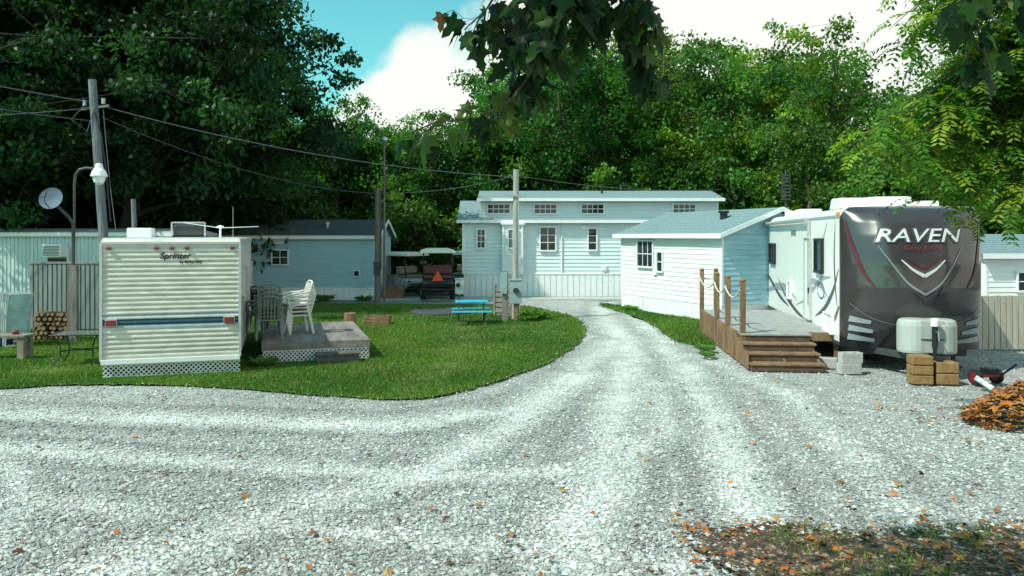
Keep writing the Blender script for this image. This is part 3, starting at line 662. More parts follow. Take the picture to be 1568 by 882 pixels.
for body, sz, x, z, sh in (('Sprinter', .16, .05, 2.19, .25), ('by MALLARD', .07, .33, 2.10, 0)):
    me = text_mesh(body, sz, sh, .003); me.transform(Matrix.Translation((x, .0, z)) @ Matrix.Rotation(math.radians(90), 4, 'X')); me.materials.append(black); mkobj('lettering', me, parent=E)
mb = MB()
mb.box(-.85,-.42,.5,.95,2.58,2.76,trim_w); mb.box(-.14,.50,1.0,1.6,2.58,2.62,black)
mb.prismx([(1.0,2.62),(1.02,2.82),(1.2,2.86),(1.6,2.84),(1.62,2.62)], -.1, .46, M('dark_ac_shroud',(.05,.055,.06),.4))
mb.obj('roof_units', E, .03)
mb = MB()
mb.box(-.14,-.11,.98,1.0,2.6,2.88,alt); mb.box(.47,.5,.98,1.0,2.6,2.88,alt); mb.box(-.11,.47,.98,1.0,2.86,2.89,alt); mb.obj('unit_frame', E)
mb = MB(); mb.tube([(.78,.9,2.57),(.78,.9,2.78)], .02, trim_w); mb.beam((.1,.9,2.87),(.78,.9,2.77),.02,.015,trim_w); mb.beam((.78,.9,2.77),(1.5,.9,2.80),.02,.015,trim_w)
lathe(mb, [(.02,0),(.07,.01),(.07,.04),(.02,.06)], (.78,.9,2.76), trim_w, 12); mb.tube([(1.0,1.2,2.57),(1.0,1.2,3.2)], .006, steel, 5)
mb.obj('antenna', E)
def lattice(mb, x0, x1, z0, z1, y, mat, st=.085, w=.022):
    mb.box(x0, x1, y-.012, y+.012, z1-.03, z1, mat); mb.box(x0, x1, y-.012, y+.012, z0, z0+.025, mat)
    H = z1-z0
    for k, dy in ((1, -.006), (-1, .006)):
        x = x0-H
        while x < x1+H:
            xa, xb = (x, x+H) if k == 1 else (x+H, x)
            pts=[]
            for (p, q, r_, s_) in ((xa, z0, xb, z1), (xb, z1, xa, z0)):
                t = 0
                if p < x0: t = (x0-p)/(r_-p)
                if p > x1: t = (x1-p)/(r_-p)
                pts.append((p+(r_-p)*t, q+(s_-q)*t))
            if max(xa, xb) > x0+.01 and min(xa, xb) < x1-.01:
                mb.beam((pts[0][0], y+dy, pts[0][1]), (pts[1][0], y+dy, pts[1][1]), .008, w, mat)
            x += st
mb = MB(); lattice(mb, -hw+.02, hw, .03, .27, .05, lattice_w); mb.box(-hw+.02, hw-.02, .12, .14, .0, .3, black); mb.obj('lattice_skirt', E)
mb = MB()
for y in (2.6, 3.4):
    for x in (-1.05, 1.05): wheel(mb, x, y, .33, .33, .2, rubber, alt)
mb.box(-.9,.9,.3,Lt+.9,.22,.34,dsteel); mb.obj('chassis', E)
mb = MB(); mb.M = Matrix.Translation((hw, 0, 0)) @ Matrix.Rotation(math.radians(90), 4, 'Z')
for x in (1.2, 4.6): mb.window(x, 1.7, .8, .5, 0, alt, glass, 2, 1, .04)
mb.window(3.0, 1.35, .6, 1.7, 0, alt, trim_w, 1, 1, .04); mb.obj('windows', E)
E = empty('wooden_deck', (-5.10, 15.95, 0), 17); mb = MB()
for i in range(26): mb.box(0, 2.15, i*.14, i*.14+.13, .39, .43, wood_g)
mb.box(0,2.15,-.03,-.002,.27,.425,wood_g); mb.box(2.152,2.19,-.03,3.64,.27,.425,wood_g); mb.obj('deck_boards', E, .004)
mb = MB(); lattice(mb, .02, 2.15, .02, .27, .0, lattice_w)
mb.M = Matrix.Translation((2.165, 0, 0)) @ Matrix.Rotation(math.radians(90), 4, 'Z'); lattice(mb, 0, 3.6, .02, .27, 0, lattice_w); mb.M = Matrix()
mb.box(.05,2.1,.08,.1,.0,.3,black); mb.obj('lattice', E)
mb = MB(); ds = M('dark_step_wood',(.10,.09,.085),.8,.3,6,.4); mb.box(1.05,1.95,-.42,-.06,.17,.21,ds); mb.box(1.08,1.92,-.39,-.35,0,.17,ds); mb.box(1.08,1.12,-.35,-.06,0,.17,ds); mb.box(1.88,1.92,-.35,-.06,0,.17,ds); mb.obj('step', E, .005)
def chair(mb, x, y, z, rz, mat, n=1):
    for k in range(n):
        mb.M = Matrix.Translation((x, y, z+k*.085)) @ Matrix.Rotation(math.radians(rz), 4, 'Z') @ Matrix.Translation((0, k*-.02, 0))
        for sx in (-1, 1):
            mb.beam((sx*.27,-.26,0),(sx*.23,-.2,.42),.04,.05,mat); mb.beam((sx*.26,.27,0),(sx*.22,.2,.42),.04,.05,mat)
            mb.beam((sx*.24,-.22,.42),(sx*.27,-.24,.62),.035,.05,mat); mb.tube([(sx*.27,-.27,.60),(sx*.285,-.1,.65),(sx*.27,.12,.655),(sx*.23,.25,.68)],.025,mat,6)
            mb.beam((sx*.21,.2,.42),(sx*.22,.33,.88),.04,.035,mat)
        mb.prism([(-.24,.40),(.24,.40),(.24,.43),(-.24,.43)], -.24, .22, mat)
        for i in range(6): xx=-.17+i*.068; mb.beam((xx,.215,.44),(xx*1.05,.325,.87),.035,.015,mat)
        mb.tube([(-.22,.325,.86),(-.1,.335,.91),(.1,.335,.91),(.22,.325,.86)],.022,mat,6)
    mb.M = Matrix()
pl_w = M('white_resin', (.66,.66,.62), .45, .1, 5); pl_t = M('taupe_resin', (.17,.21,.20), .5, .15, 5); pl_r = M('dark_maroon_resin', (.07,.04,.045), .5)
def chobj(name, X, Y, Z, rz, mat, n):
    mb = MB(); chair(mb, 0, 0, 0, 0, mat, n); mb.obj(name, None, .004, loc=(X, Y, Z), rz=rz)
chobj('stacked_plastic_chairs', -4.8, 17.6, .43, -60, pl_w, 4); chobj('stacked_plastic_chairs', -5.15, 16.6, .43, 200, pl_t, 4)
chobj('plastic_chair', -5.85, 18.6, .43, 160, pl_r, 2); chobj('plastic_chair', -5.55, 17.5, .43, 240, pl_t, 2)

# ================================================================= right travel trailer
gel = M('white_fibreglass', (.84,.84,.82), .25, .03, 1.5, spec=.6); char = M('charcoal_gloss_cap', (.044,.036,.041), .2, .14, 2, spec=.6, coat=.5)
char2 = M('dark_charcoal', (.014,.013,.016), .3, .2, 3, spec=.6, coat=.3)
silv = M('silver_graphic', (.50,.52,.54), .35, .08, 5); sil2 = M('grey_graphic', (.20,.21,.23), .35, .08, 5); dred = M('maroon_graphic', (.09,.018,.025), .3); dgr = M('dark_grey_graphic', (.05,.055,.06), .35); lgr=M('light_grey_graphic',(.30,.34,.36),.35)
E = empty('travel_trailer', (7.80, 15.42, 0), -9); hw = 1.29; Lr = 11.5
mb = MB()
prof = [(-hw,.45),(-hw,2.98),(-hw+.05,3.10),(-hw+.18,3.17),(0,3.21),(hw-.18,3.17),(hw-.05,3.10),(hw,2.98),(hw,.45)]
mb.prism(prof, 0, Lr, gel); mb.obj('body', E)
fz = [.42,.75,1.15,1.6,2.1,2.6,2.9,3.08,3.17,3.2]; ff = [.32,.54,.74,.82,.78,.62,.46,.30,.13,.0]
def cap(x, z):
    f = np.interp(z, fz, ff); e = min(1, abs(x)/hw)
    y = -f*(1-e**2.7)**.58
    ridge = .06*max(0, 1-abs(x)/.9)*math.exp(-((z-1.3)/.6)**2)
    d = abs(x)-(.75-(2.3-z)*.55); crease = .045/(1+math.exp(d*22)) if z < 2.3 else .045/(1+math.exp((abs(x)-.75)*22))
    return (x, y-ridge-crease*(1-e**4), z)
nu, nv = 56, 56; V=[]
zz = [.42+(3.2-.42)*j/nv for j in range(nv+1)]
for z in zz:
    for i in range(nu+1):
        a = -math.pi/2+math.pi*i/nu; x = hw*math.sin(a)
        if z > 2.95: x *= 1-((z-2.95)/.25)**2*.14
        V.append(cap(x, z) if z < 3.19 else (x, .0, 3.205-.03*(x/hw)**2))
mb = MB()
for j in range(nv):
    for i in range(nu):
        x = (V[j*(nu+1)+i][0]+V[j*(nu+1)+i+1][0])/2; z = (zz[j]+zz[j+1])/2
        m_ = char2 if z < 1.0-.3*abs(x) else char
        mb.add([V[j*(nu+1)+i],V[j*(nu+1)+i+1],V[(j+1)*(nu+1)+i+1],V[(j+1)*(nu+1)+i]], [(0,1,2,3)], m_)
co_ = mb.obj('front_cap', E, smooth=True)
bm = bmesh.new(); bm.from_mesh(co_.data); bmesh.ops.remove_doubles(bm, verts=bm.verts, dist=.0005); bm.to_mesh(co_.data); bm.free()
mb = MB()
def ribbon(pts, w0, w1, wmid=None):
    n_ = 14; P=[]
    pts = np.array(pts, float); m = len(pts); tt = np.linspace(0, m-1, n_)
    C = np.array([[np.interp(t, range(m), pts[:, i]) for i in range(2)] for t in tt])
    for _ in range(2): C[1:-1] = (C[:-2]+2*C[1:-1]+C[2:])/4
    Tn = np.gradient(C, axis=0); Tn /= np.linalg.norm(Tn, axis=1)[:, None]; Nn = np.stack([-Tn[:, 1], Tn[:, 0]], -1)
    for k in range(n_):
        s = k/(n_-1); wv = w0+(w1-w0)*s if wmid is None else (w0*(1-s)+w1*s)+wmid*math.sin(math.pi*s)
        P += [C[k]+Nn[k]*wv/2, C[k]-Nn[k]*wv/2]
    return P, [(2*k, 2*k+1, 2*k+3, 2*k+2) for k in range(n_-1)]
def capribbon(pts, w0, w1, mat, wmid=None):
    P, Fc = ribbon(pts, w0, w1, wmid=wmid)
    V=[]
    for p in P: c = cap(float(np.clip(p[0],-hw*.995,hw*.995)), p[1]); V.append((c[0]*1.004, c[1]-.016, c[2]))
    mb.add(V, Fc, mat)
for s in (-1, 1):
    capribbon([(s*.74,2.42),(s*.5,2.02),(s*.28,1.70),(0,1.52)], .01, .05, sil2)
    capribbon([(s*.66,2.2),(s*.42,1.82),(s*.2,1.58),(0,1.42)], .006, .03, dgr)
    capribbon([(s*.38,2.16),(s*.2,1.98),(0,1.86)], .02, .07, silv)
    capribbon([(s*.28,2.18),(s*.15,2.09),(0,2.0)], .01, .04, dred)
    capribbon([(s*1.22,2.9),(s*1.14,2.4),(s*1.0,1.9),(s*.8,1.62)], .02, .02, dred, .05)
    capribbon([(s*1.18,1.3),(s*.9,1.05),(s*.5,.93),(0,.88)], .008, .02, sil2)
    for k in range(3): capribbon([(s*(1.18),1.0-k*.18),(s*(.84-.05*k),.95-k*.18)], .12, .07, lgr)
mb.obj('cap_graphics', E)
for mat, off, bold, dx in ((dgr, .018, .026, .0), (silv, .028, .002, 0)):
    me = text_mesh('RAVEN', .36, .3, bold)
    for v in me.vertices:
        x, z = v.co.x*1.32-.06, v.co.y+2.50; c = cap(max(-1.25, min(1.25, x)), z); v.co = (c[0], c[1]-off, c[2])
    me.materials.append(mat); mkobj('lettering', me, parent=E)
me = text_mesh('Sunny Brook', .13, .3, .0)
for v in me.vertices: x, z = v.co.x, v.co.y+2.34; c = cap(x, z); v.co = (c[0], c[1]-.024, c[2])
me.materials.append(M('red_script',(.16,.03,.04),.4)); mkobj('lettering', me, parent=E)
mb = MB()
SF = Matrix.Translation((-hw, 0, 0)) @ Matrix.Rotation(math.radians(-90), 4, 'Z')
def siderib(pts, w0, w1, mat, wmid=None, off=.006):
    P, Fc = ribbon(pts, w0, w1, wmid=wmid); mb.add([(-hw-off, p[0], p[1]) for p in P], Fc, mat)
siderib([(.05,1.95),(.5,1.45),(1.2,1.05),(2.2,.78)], .02, .0, dgr, .12)
siderib([(.02,1.2),(.3,.95),(.9,.7),(1.6,.55)], .05, .0, dred, .10)
siderib([(.9,1.3),(1.6,1.55),(2.6,1.6),(3.4,1.35)], .02, .01, lgr, .12)
siderib([(.7,1.75),(1.3,1.72),(2.0,1.55),(3.0,1.1),(4.4,.85)], .02, .0, lgr, .1)
siderib([(1.0,2.9),(1.6,2.3),(1.6,1.6),(1.1,1.2)], .02, .01, lgr, .06)
siderib([(4.2,1.0),(5.5,1.25),(7.5,1.15),(9.5,.75)], .02, .0, lgr, .2)
siderib([(5.2,.75),(6.5,.9),(8,1.3),(10.8,1.9)], .02, .0, dgr, .12)
siderib([(3.2,.62),(4.2,.7),(5.8,1.0),(7.0,1.5)], .02, .0, dred, .1)
siderib([(.30,2.95),(.42,2.2),(.3,1.5),(.1,1.1)], .01, .0, dred, .07, .009)
cc = [(1.55+.33*math.cos(a), 1.42+.2*math.sin(a)) for a in np.linspace(0, 6.0, 12)]; siderib(cc, .03, .03, dgr, None, .012)
mb.obj('side_graphics', E)
me = text_mesh('RAVEN', .2, .2, .004); me.transform(Matrix.Translation((-hw-.012, 4.6, 2.62)) @ Matrix.Rotation(math.radians(-90), 4, 'Z') @ Matrix.Rotation(math.radians(90), 4, 'X')); me.materials.append(dgr); mkobj('lettering', me, parent=E)
mb = MB(); mb.M = SF
mb.window(-1.65, 2.18, .62, .66, 0, black, glass, 1, 1, .05)
mb.window(-2.75, 1.62, .62, 1.85, 0, alt, gel, 1, 1, .02); mb.box(-2.52,-2.46,-.09,-.03,1.3,1.42,black)
mb.window(-7.6, 2.1, .8, .5, 0, black, glass, 2, 1, .05); mb.window(-5.0, 1.2, .4, .4, 0, gel, lgr, 1, 1, .03)
mb.window(-9.9, 1.6, .62, 1.85, 0, alt, glass, 1, 1, .03); mb.window(-10.8, 1.8, .8, 1.3, 0, black, glass, 1, 1, .04)
mb.window(-.75, .8, .7, .35, 0, gel, gel, 1, 1, .03)
mb.M = Matrix(); mb.obj('windows', E, .01)
mb = MB(); mb.tube([(-hw-.1,2.6,2.98),(-hw-.1,11,2.98)], .05, alt, 10)
for y in (2.6, 11): mb.beam((-hw-.05,y,2.98),(-hw-.05,y,1.0),.05,.04,alt)
mb.box(-hw-.015,-hw+.01,0,Lr,2.98,3.03,alt); mb.box(-hw-.02,-hw,0,Lr,.43,.5,dgr)
mb.obj('awning', E)
mb = MB(); amb = M('amber_lens',(.8,.2,.02),.3)
mb.prismx([(1.0,3.2),(1.1,3.42),(1.9,3.44),(2.1,3.2)], -1.0, -.3, gel); mb.prismx([(.2,3.2),(.28,3.40),(.9,3.42),(1.05,3.2)], -.55, .15, gel)
mb.box(.35,.75,.5,.95,3.2,3.32,gel); mb.box(-.9,-.5,5,5.4,3.18,3.32,trim_w); mb.box(-.9,-.5,7.6,8.0,3.18,3.35,trim_w); mb.box(-.3,.3,9,9.6,3.18,3.45,gel)
mb.box(-1.31,-1.20,.06,.22,3.02,3.09,amb)
mb.obj('roof_units', E, .03)
mb = MB()
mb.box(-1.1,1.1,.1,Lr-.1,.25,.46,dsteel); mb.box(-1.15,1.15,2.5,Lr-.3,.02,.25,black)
for y in (6.2, 7.1):
    for x in (-1.08, 1.08): wheel(mb, x, y, .36, .36, .22, rubber, alt)
mb.beam((-.95,.3,.38),(-.03,-1.45,.38),.07,.12,dsteel); mb.beam((.95,.3,.38),(.03,-1.45,.38),.07,.12,dsteel)
mb.beam((-.6,-.3,.38),(.6,-.3,.38),.06,.1,dsteel); mb.box(-.05,.05,-1.65,-1.35,.36,.46,black)
for x in (-.95,.95): mb.beam((x,.35,.35),(x,.35,.02),.07,.07,dsteel); mb.box(x-.13,x+.13,.22,.48,0,.03,dsteel)
mb.obj('chassis', E, .004)
mb = MB(); mb.tube([(0,-1.38,.05),(0,-1.38,1.05)], .035, black, 10); mb.tube([(0,-1.38,.6),(0,-1.38,1.0)], .05, black, 10); lathe(mb,[(.04,0),(.07,.01),(.07,.12),(.04,.15)],(0,-1.38,.98),trim_w,14)
mb.tube([(0,-1.43,.9),(.0,-1.55,.9),(.0,-1.58,.75)], .012, steel, 6); mb.obj('tongue_jack', E)
mb = MB(); gt = M('grey_tank_cover',(.40,.43,.41),.35,.08,4)
for x in (-.2, .2): lathe(mb, [(.05,.0),(.30,.0),(.31,.05),(.31,.5),(.29,.58),(.24,.61),(.05,.62)], (x,-.97,.47), gt, 24)
mb.box(-.2,.2,-1.27,-.67,.49,1.07,gt); mb.box(-.2,.2,-1.285,-1.271,.72,.745,dsteel); mb.box(-.45,.45,-1.15,-.79,.43,.47,dsteel)
mb.obj('propane_cover', E, .01)
def block(mb, x, y, z, w, d, h, mat):
    mb.box(x,x+w,y,y+.04,z,z+h,mat); mb.box(x,x+w,y+d-.04,y+d,z,z+h,mat)
    for q in (0, w/2-.02, w-.04): mb.box(x+q,x+q+.04,y+.04,y+d-.04,z,z+h,mat)
    mb.box(x+.04,x+w-.04,y+.05,y+d-.05,z+.01,z+h*.5,mat)
tan = M('tan_split_block', (.34,.20,.085), .95, .3, 10, 1, 40, col2=(.19,.11,.05))
mb = MB()
for k in range(3): mb.box(0,.36,0,.3,k*.17,k*.17+.16,tan)
for k in range(2): mb.box(.42,.80,.05,.33,k*.2,k*.2+.19,tan)
mb.obj('landscape_block_stack', None, .02, loc=(7.02,13.75,0), rz=-8)
mb = MB(); block(mb,0,0,0,.4,.2,.2,concrete); block(mb,.03,.01,.202,.4,.2,.2,concrete); mb.obj('cinder_blocks', None, .008, loc=(6.2,14.75,0), rz=4)
mb = MB(); block(mb,0,0,0,.4,.2,.2,concrete); mb.obj('cinder_blocks', None, .008, loc=(6.0,15.5,0), rz=-20)
mb = MB(); wheel(mb,0,0,.14,.14,.06,rubber,red); wheel(mb,.45,0,.14,.14,.06,rubber,red); mb.tube([(0,0,.14),(.45,0,.14)],.015,steel)
mb.box(.1,.35,-.2,.15,.16,.2,red); mb.tube([(.22,-.3,.2),(.22,-.62,.45)],.018,black); mb.box(.14,.32,-.2,.05,.2,.3,black); mb.tube([(-.3,-.3,.2),(-.2,-.55,.05)],.045,trim_w,10)
mb.obj('trailer_dolly', None, .006, loc=(8.1,13.7,0), rz=15)

# RV deck
E = empty('entry_deck', (4.62, 15.1, 0), -5); mb = MB()
dk = M('grey_deck_boards', (.36,.37,.37), .8, .25, 5, .4, 40, col2=(.22,.22,.22))
Dh = .62
for i in range(34): y = 1.25+i*.145; mb.box(0, 2.0, y, y+.135, Dh-.04, Dh, dk)
mb.box(-.03,-.002,1.2,6.2,Dh-.18,Dh+.005,wood_b); mb.box(0,2.0,1.2,1.245,Dh-.18,Dh-.002,wood_b); mb.obj('deck_boards', E, .004)
mb = MB()
for i in range(48):
    y = .1+i*.126
    top = Dh-.02 if y > 1.2 else (Dh-.02)*(.45+.5*y/1.2)
    mb.box(-.055-.006*(i%3),-.032,y,y+.118,.01+.03*random.random(),top-.01+.02*random.random(),wood_b)
mb.obj('skirt_boards', E, .003)
mb = MB(); rs = M('step_riser',(.10,.06,.04),.9,.3,6)
for k in range(4):
    z = .155*(k+1); y = k*.3
    mb.box(-.03,1.38,y-.02,y+.29,z-.04,z,wood_b if k<3 else dk); mb.box(0,1.35,y+.005,y+.03,z-.155,z-.041,rs)
for x in (.0,.66,1.31): mb.prismx([(.04,.0),(.04,.1),(1.2,.56),(1.24,.0)], x+.002, x+.04, wood_b)
mb.obj('steps', E, .005)
mb = MB(); pp = [(.02,.95,0),(-.02,2.35,0),(-.02,3.75,0),(-.02,6.1,0),(.35,6.1,0)]
for i,(x,y,_) in enumerate(pp): mb.box(x-.055,x+.055,y-.05,y+.055,.02,1.68,wood_b); lathe(mb,[(.06,0),(.075,.02),(.05,.05),(.02,.07)],(x,y,1.68),wood_b,8)
mb.box(1.95,2.04,1.3,1.4,.02,1.4,wood_b)
rope = M('rope',(.55,.50,.42),.9,.2,30)
for a, b in zip(pp[:-1], pp[1:]):
    P=[(a[0]+(b[0]-a[0])*t-.06, a[1]+(b[1]-a[1])*t, 1.5-.6*(t*(1-t))*min(1.3,abs(b[1]-a[1])+.2)) for t in np.linspace(0,1,10)]; mb.tube(P,.02,rope,6)
mb.obj('rail_posts_and_rope', E, .006)

# ================================================================= golf carts
def golf_cart(loc, rz, body, roofm, seatm, tri=True, sc_=1.0):
    E = empty('golf_cart', loc, rz); E.scale = (sc_,)*3; mb = MB()
    mb.prismx([(-1.15,.35),(-1.2,.62),(-1.1,.78),(-.35,.80),(-.3,.42),(.55,.38),(.6,.75),(1.0,.85),(1.2,.6),(1.15,.32),(-.9,.28)], -.58, .58, body)
    mb.box(-.6,.6,-1.3,-1.18,.36,.44,black); mb.box(-.45,.45,-1.34,-1.2,.5,.54,black); mb.obj('body', E, .03)
    mb = MB()
    mb.box(-.55,.55,-.45,.1,.8,.92,seatm); mb.box(-.55,.55,-.52,-.42,.95,1.28,seatm); mb.box(-.52,.52,-1.15,-.62,.8,.9,seatm); mb.box(-.52,.52,-.60,-.53,.95,1.2,seatm); mb.obj('seats', E, .03)
    mb = MB()
    for x in (-.53,.53): mb.tube([(x,-1.05,.75),(x,-.95,1.8)],.025,black,6); mb.tube([(x,.85,.8),(x,.45,1.8)],.022,black,6)
    mb.tube([(.25,.55,.8),(.25,.3,1.05)],.02,black); mb.tube([(-.53,-1.1,1.0),(.53,-1.1,1.0)],.018,black,6)
    mb.obj('frame', E)
    mb = MB(); mb.prism([(-.66,1.74),(-.64,1.84),(-.4,1.91),(.4,1.91),(.64,1.84),(.66,1.74)],-1.25,.7,roofm); mb.obj('roof', E, .015)
    mb = MB()
    for y in (-.8,.85):
        for x in (-.54,.54): wheel(mb,x,y,.24,.24,.2,rubber,alt)
    mb.obj('wheels', E)
    mb = MB()
    for x in (-.48,.48): mb.box(x-.07,x+.07,-1.225,-1.19,.6,.67,red)
    if tri: mb.add([(-.22,-1.36,.72),(.22,-1.36,.72),(0,-1.36,1.10),(-.22,-1.35,.72),(.22,-1.35,.72),(0,-1.35,1.10)],[(0,1,2),(5,4,3),(0,3,4,1),(1,4,5,2),(2,5,3,0)],M('orange_triangle',(.9,.08,.02),.4))
    mb.obj('lights', E)
cream = M('cream_canopy',(.82,.81,.72),.5,.05,4)
golf_cart((-3.1, 32.6, .05), 6, M('cart_body_dark',(.02,.022,.025),.3), cream, M('cart_seat_red',(.14,.05,.045),.6), True, 1.08)
golf_cart((-2.0, 37.6, 0), -10, M('cart_body_green',(.05,.08,.07),.4), trim_w, M('cart_seat_tan',(.3,.27,.2),.6), False)
golf_cart((-5.05, 35.2, 0), 48, M('cart_body_pale',(.45,.5,.5),.4), cream, MC['cart_seat_tan'], False)

tq = M('turquoise_paint', (.03,.38,.55), .5, .2, 8, .2); tqd = M('frame_dark', (.05,.06,.07), .6)
E = empty('picnic_table', (-1.2, 23.2, .02), 4); mb = MB()
for i in range(4): mb.box(-.48,.48,-.30+i*.15,-.30+i*.15+.14,.64,.68,tq)
for s in (-1,1):
    for i in range(2): y = s*.52+(i-.5)*.14; mb.box(-.58,.58,y-.065,y+.065,.38,.41,tq)
mb.obj('top_and_seats', E, .005); mb = MB()
for x in (-.38,.38):
    for s in (-1,1): mb.beam((x,s*.18,.64),(x,s*.56,.0),.04,.07,tqd)
    mb.beam((x+.03,-.58,.36),(x+.03,.58,.36),.035,.06,tqd); mb.beam((x,-.3,.62),(x,.3,.62),.04,.04,tqd)
mb.obj('frame', E)
mb = MB(); lathe(mb,[(.2,0),(.18,.1),(.17,.45),(.165,.46)],(0,0,0),wood_b,14); mb.obj('tree_stump', loc=(-4.5,21.8,.01))
mb = MB()
for i in range(3): mb.box(0,.7,0,.03,i*.09,i*.09+.07,wood_b); mb.box(0,.7,.5,.53,i*.09,i*.09+.07,wood_b); mb.box(.0,.03,.03,.5,i*.09,i*.09+.07,wood_b); mb.box(.67,.7,.03,.5,i*.09,i*.09+.07,wood_b)
mb.obj('planter_box', loc=(-4.3,22.8,.01))
mb = MB(); lathe(mb,[(1.05,0),(1.05,.06),(1.0,.09)],(0,0,0),M('dark_cover',(.05,.06,.06),.7,.3),28); mb.obj('septic_cover', loc=(-2.4,26.6,.01))
pg = M('pedestal_grey_green',(.26,.35,.37),.5,.15,5); pp_ = M('pedestal_pale',(.5,.56,.54),.5)
mb = MB(); mb.box(-.18,.18,-.12,.12,.55,1.25,pg); mb.box(-.2,.2,-.14,.14,1.25,1.3,pg); mb.box(-.07,.07,-.07,.07,0,.55,wood_b); mb.tube([(0,-.1,.95),(0,-.19,.95)],.09,glass,14); mb.tube([(.1,.0,.0),(.1,.0,.6)],.025,steel); mb.box(-.42,-.24,-.05,.05,.0,1.55,wood_g); mb.box(-.46,-.26,-.14,-.052,.85,1.5,pg); mb.obj('power_pedestal', None, .008, loc=(.12,24.0,0))
mb = MB(); mb.box(-.16,.16,-.1,.1,.45,1.0,pp_); mb.box(-.06,.06,-.05,.05,0,.45,wood_pole); mb.box(-.18,.18,-.12,.12,1.0,1.04,pp_); mb.tube([(-.05,-.1,.8),(-.05,-.17,.8)],.08,glass,12); mb.obj('power_pedestal', None, .008, loc=(-1.95,29.2,0))
mb = MB(); mb.box(-.55,.0,-.03,.0,.0,.95,wood_g)
for i in range(5): mb.box(-.6,.02,-.06,-.032,.12+i*.17,.12+i*.17+.13,wood_g)
mb.box(-.64,-.56,-.08,.04,0,1.0,wood_g); mb.box(.02,.1,-.08,.04,0,1.0,wood_g); mb.obj('wooden_screen', loc=(-.05,25.4,0), rz=-35)
R = np.random.RandomState(5); V=[]; F=[]
for i in range(70):
    a = R.rand()*6.28; q = .08+R.rand()*.3; l_ = .2+R.rand()*.2; b = np.array([math.cos(a)*q*.5, math.sin(a)*q*.5, .05]); d = np.array([math.cos(a), math.sin(a), .5+R.rand()*.6]); d /= np.linalg.norm(d); s = np.array([-math.sin(a), math.cos(a), 0])*.06
    o = len(V); V += [b, b+d*l_*.6+s, b+d*l_*.6-s, b+d*l_+np.array([0,0,-.06])]; F.append((o,o+1,o+3,o+2))
for x, y, sc_ in ((.75,24.4,1.2),(.45,23.9,.9),(4.15,27.3,.8),(4.35,17.6,.7),(4.2,16.8,.5),(-5.9,31.2,1),(-7.5,31.3,1.2),(-4.95,15.6,.8)):
    me = np_mesh('hosta_plant', np.array(V), np.array(F), [lm], col=np.tile(np.array([[.10,.20,.05]]), (len(V), 1))); mkobj('hosta_plant', me, (x, y, .0), x, sc_)

def pole(p0, p1, r0, r1, mat=wood_pole):
    mb = MB(); P=[tuple(np.array(p0)+(np.array(p1)-np.array(p0))*t) for t in np.linspace(0,1,6)]; mb.tube(P, np.linspace(r0,r1,6), mat, 12); return mb
gp = M('silvered_pole_wood', (.34,.34,.32), .9, .25, 4, .5, 30, stretch=(3,3,.3))
wirem = M('wire_sheath', (.08,.09,.10), .5, .1, 3)
bp_ = M('bluish_pole_wood', (.20,.22,.26), .9, .3, 5, .6, 30, stretch=(3,3,.3), col2=(.10,.11,.12))
mb = pole((-10.75,21,-.1), (-11.25,21,6.8), .13, .10, bp_)
mb.beam((-11.55,21,6.0),(-10.8,21,6.1),.06,.06,wood_pole); mb.tube([(-11.45,21,6.1),(-11.45,21,6.25)],.05,steel); mb.tube([(-10.95,21,6.15),(-10.95,21,6.3)],.05,steel)
mb.tube([(-11.1,20.86,5.9),(-10.9,20.8,5.3),(-10.8,20.85,4.4),(-10.7,20.9,3.0)],.02,black,6); mb.tube([(-11.4,20.9,6.1),(-11.7,20.8,5.7),(-11.3,20.85,5.4),(-11.15,20.9,6.0)],.014,wirem,5)
mb.obj('utility_pole')
mb = pole((.1,24.4,-.1), (.13,24.4,4.68), .11, .085, gp); mb.beam((-.25,24.3,3.85),(.45,24.3,3.85),.04,.05,gp); mb.tube([(.2,24.28,.8),(.2,24.28,3.8)],.02,steel,6); mb.obj('utility_pole')
mb = pole((-5.3,30.9,-.1), (-5.3,30.9,4.5), .13, .11); mb.tube([(-5.15,30.8,1.3),(-5.15,30.8,4.4)],.025,dsteel,6); mb.box(-5.42,-5.18,30.68,30.78,1.1,1.6,dsteel); mb.obj('utility_pole')
mb = MB(); mb.tube([(-5.05,31.0,0),(-5.05,31.0,6.4)],.04,wood_pole,8); lathe(mb,[(.04,0),(.16,.03),(.14,.14),(.05,.18)],(-5.05,31.0,6.36),steel,12); mb.obj('street_lamp')
mb = pole((-10.0,21,-.1), (-10.15,21,3.6), .07, .06, bp_); mb.obj('wooden_post')
mb = MB()
def wire(a, b, sag, r=.013):
    a=np.array(a); b=np.array(b); mb.tube([tuple(a+(b-a)*t-np.array([0,0,sag*4*t*(1-t)])) for t in np.linspace(0,1,22)], r, wirem, 5)
wire((-11.2,21,6.15),(.13,24.4,4.45),.35); wire((-11.3,21,6.2),(-22,18,8.8),.3); wire((-11.2,21,6.05),(-24,18,6.1),.5); wire((-11.0,21,5.8),(-5.3,30.9,4.3),.45,.010)
wire((-11.1,21,6.0),(-10.45,19.7,4.3),.3,.010); wire((-5.3,30.9,4.35),(.13,24.4,4.5),.2,.010); wire((.13,24.4,4.5),(8,30,4.4),.2,.010); wire((-10.95,21,6.0),(-9.5,18.8,2.75),.25,.008); wire((-11.3,21,5.7),(-20,17.5,7.5),.3,.010)
mb.obj('overhead_wires')
mb = MB(); bx, by = -11.0, 19.7
mb.tube([(bx,by,0),(bx,by,3.9),(bx+.03,by,4.15),(bx+.12,by,4.28),(bx+.3,by,4.32),(bx+.55,by,4.30)],.035,dsteel,8)
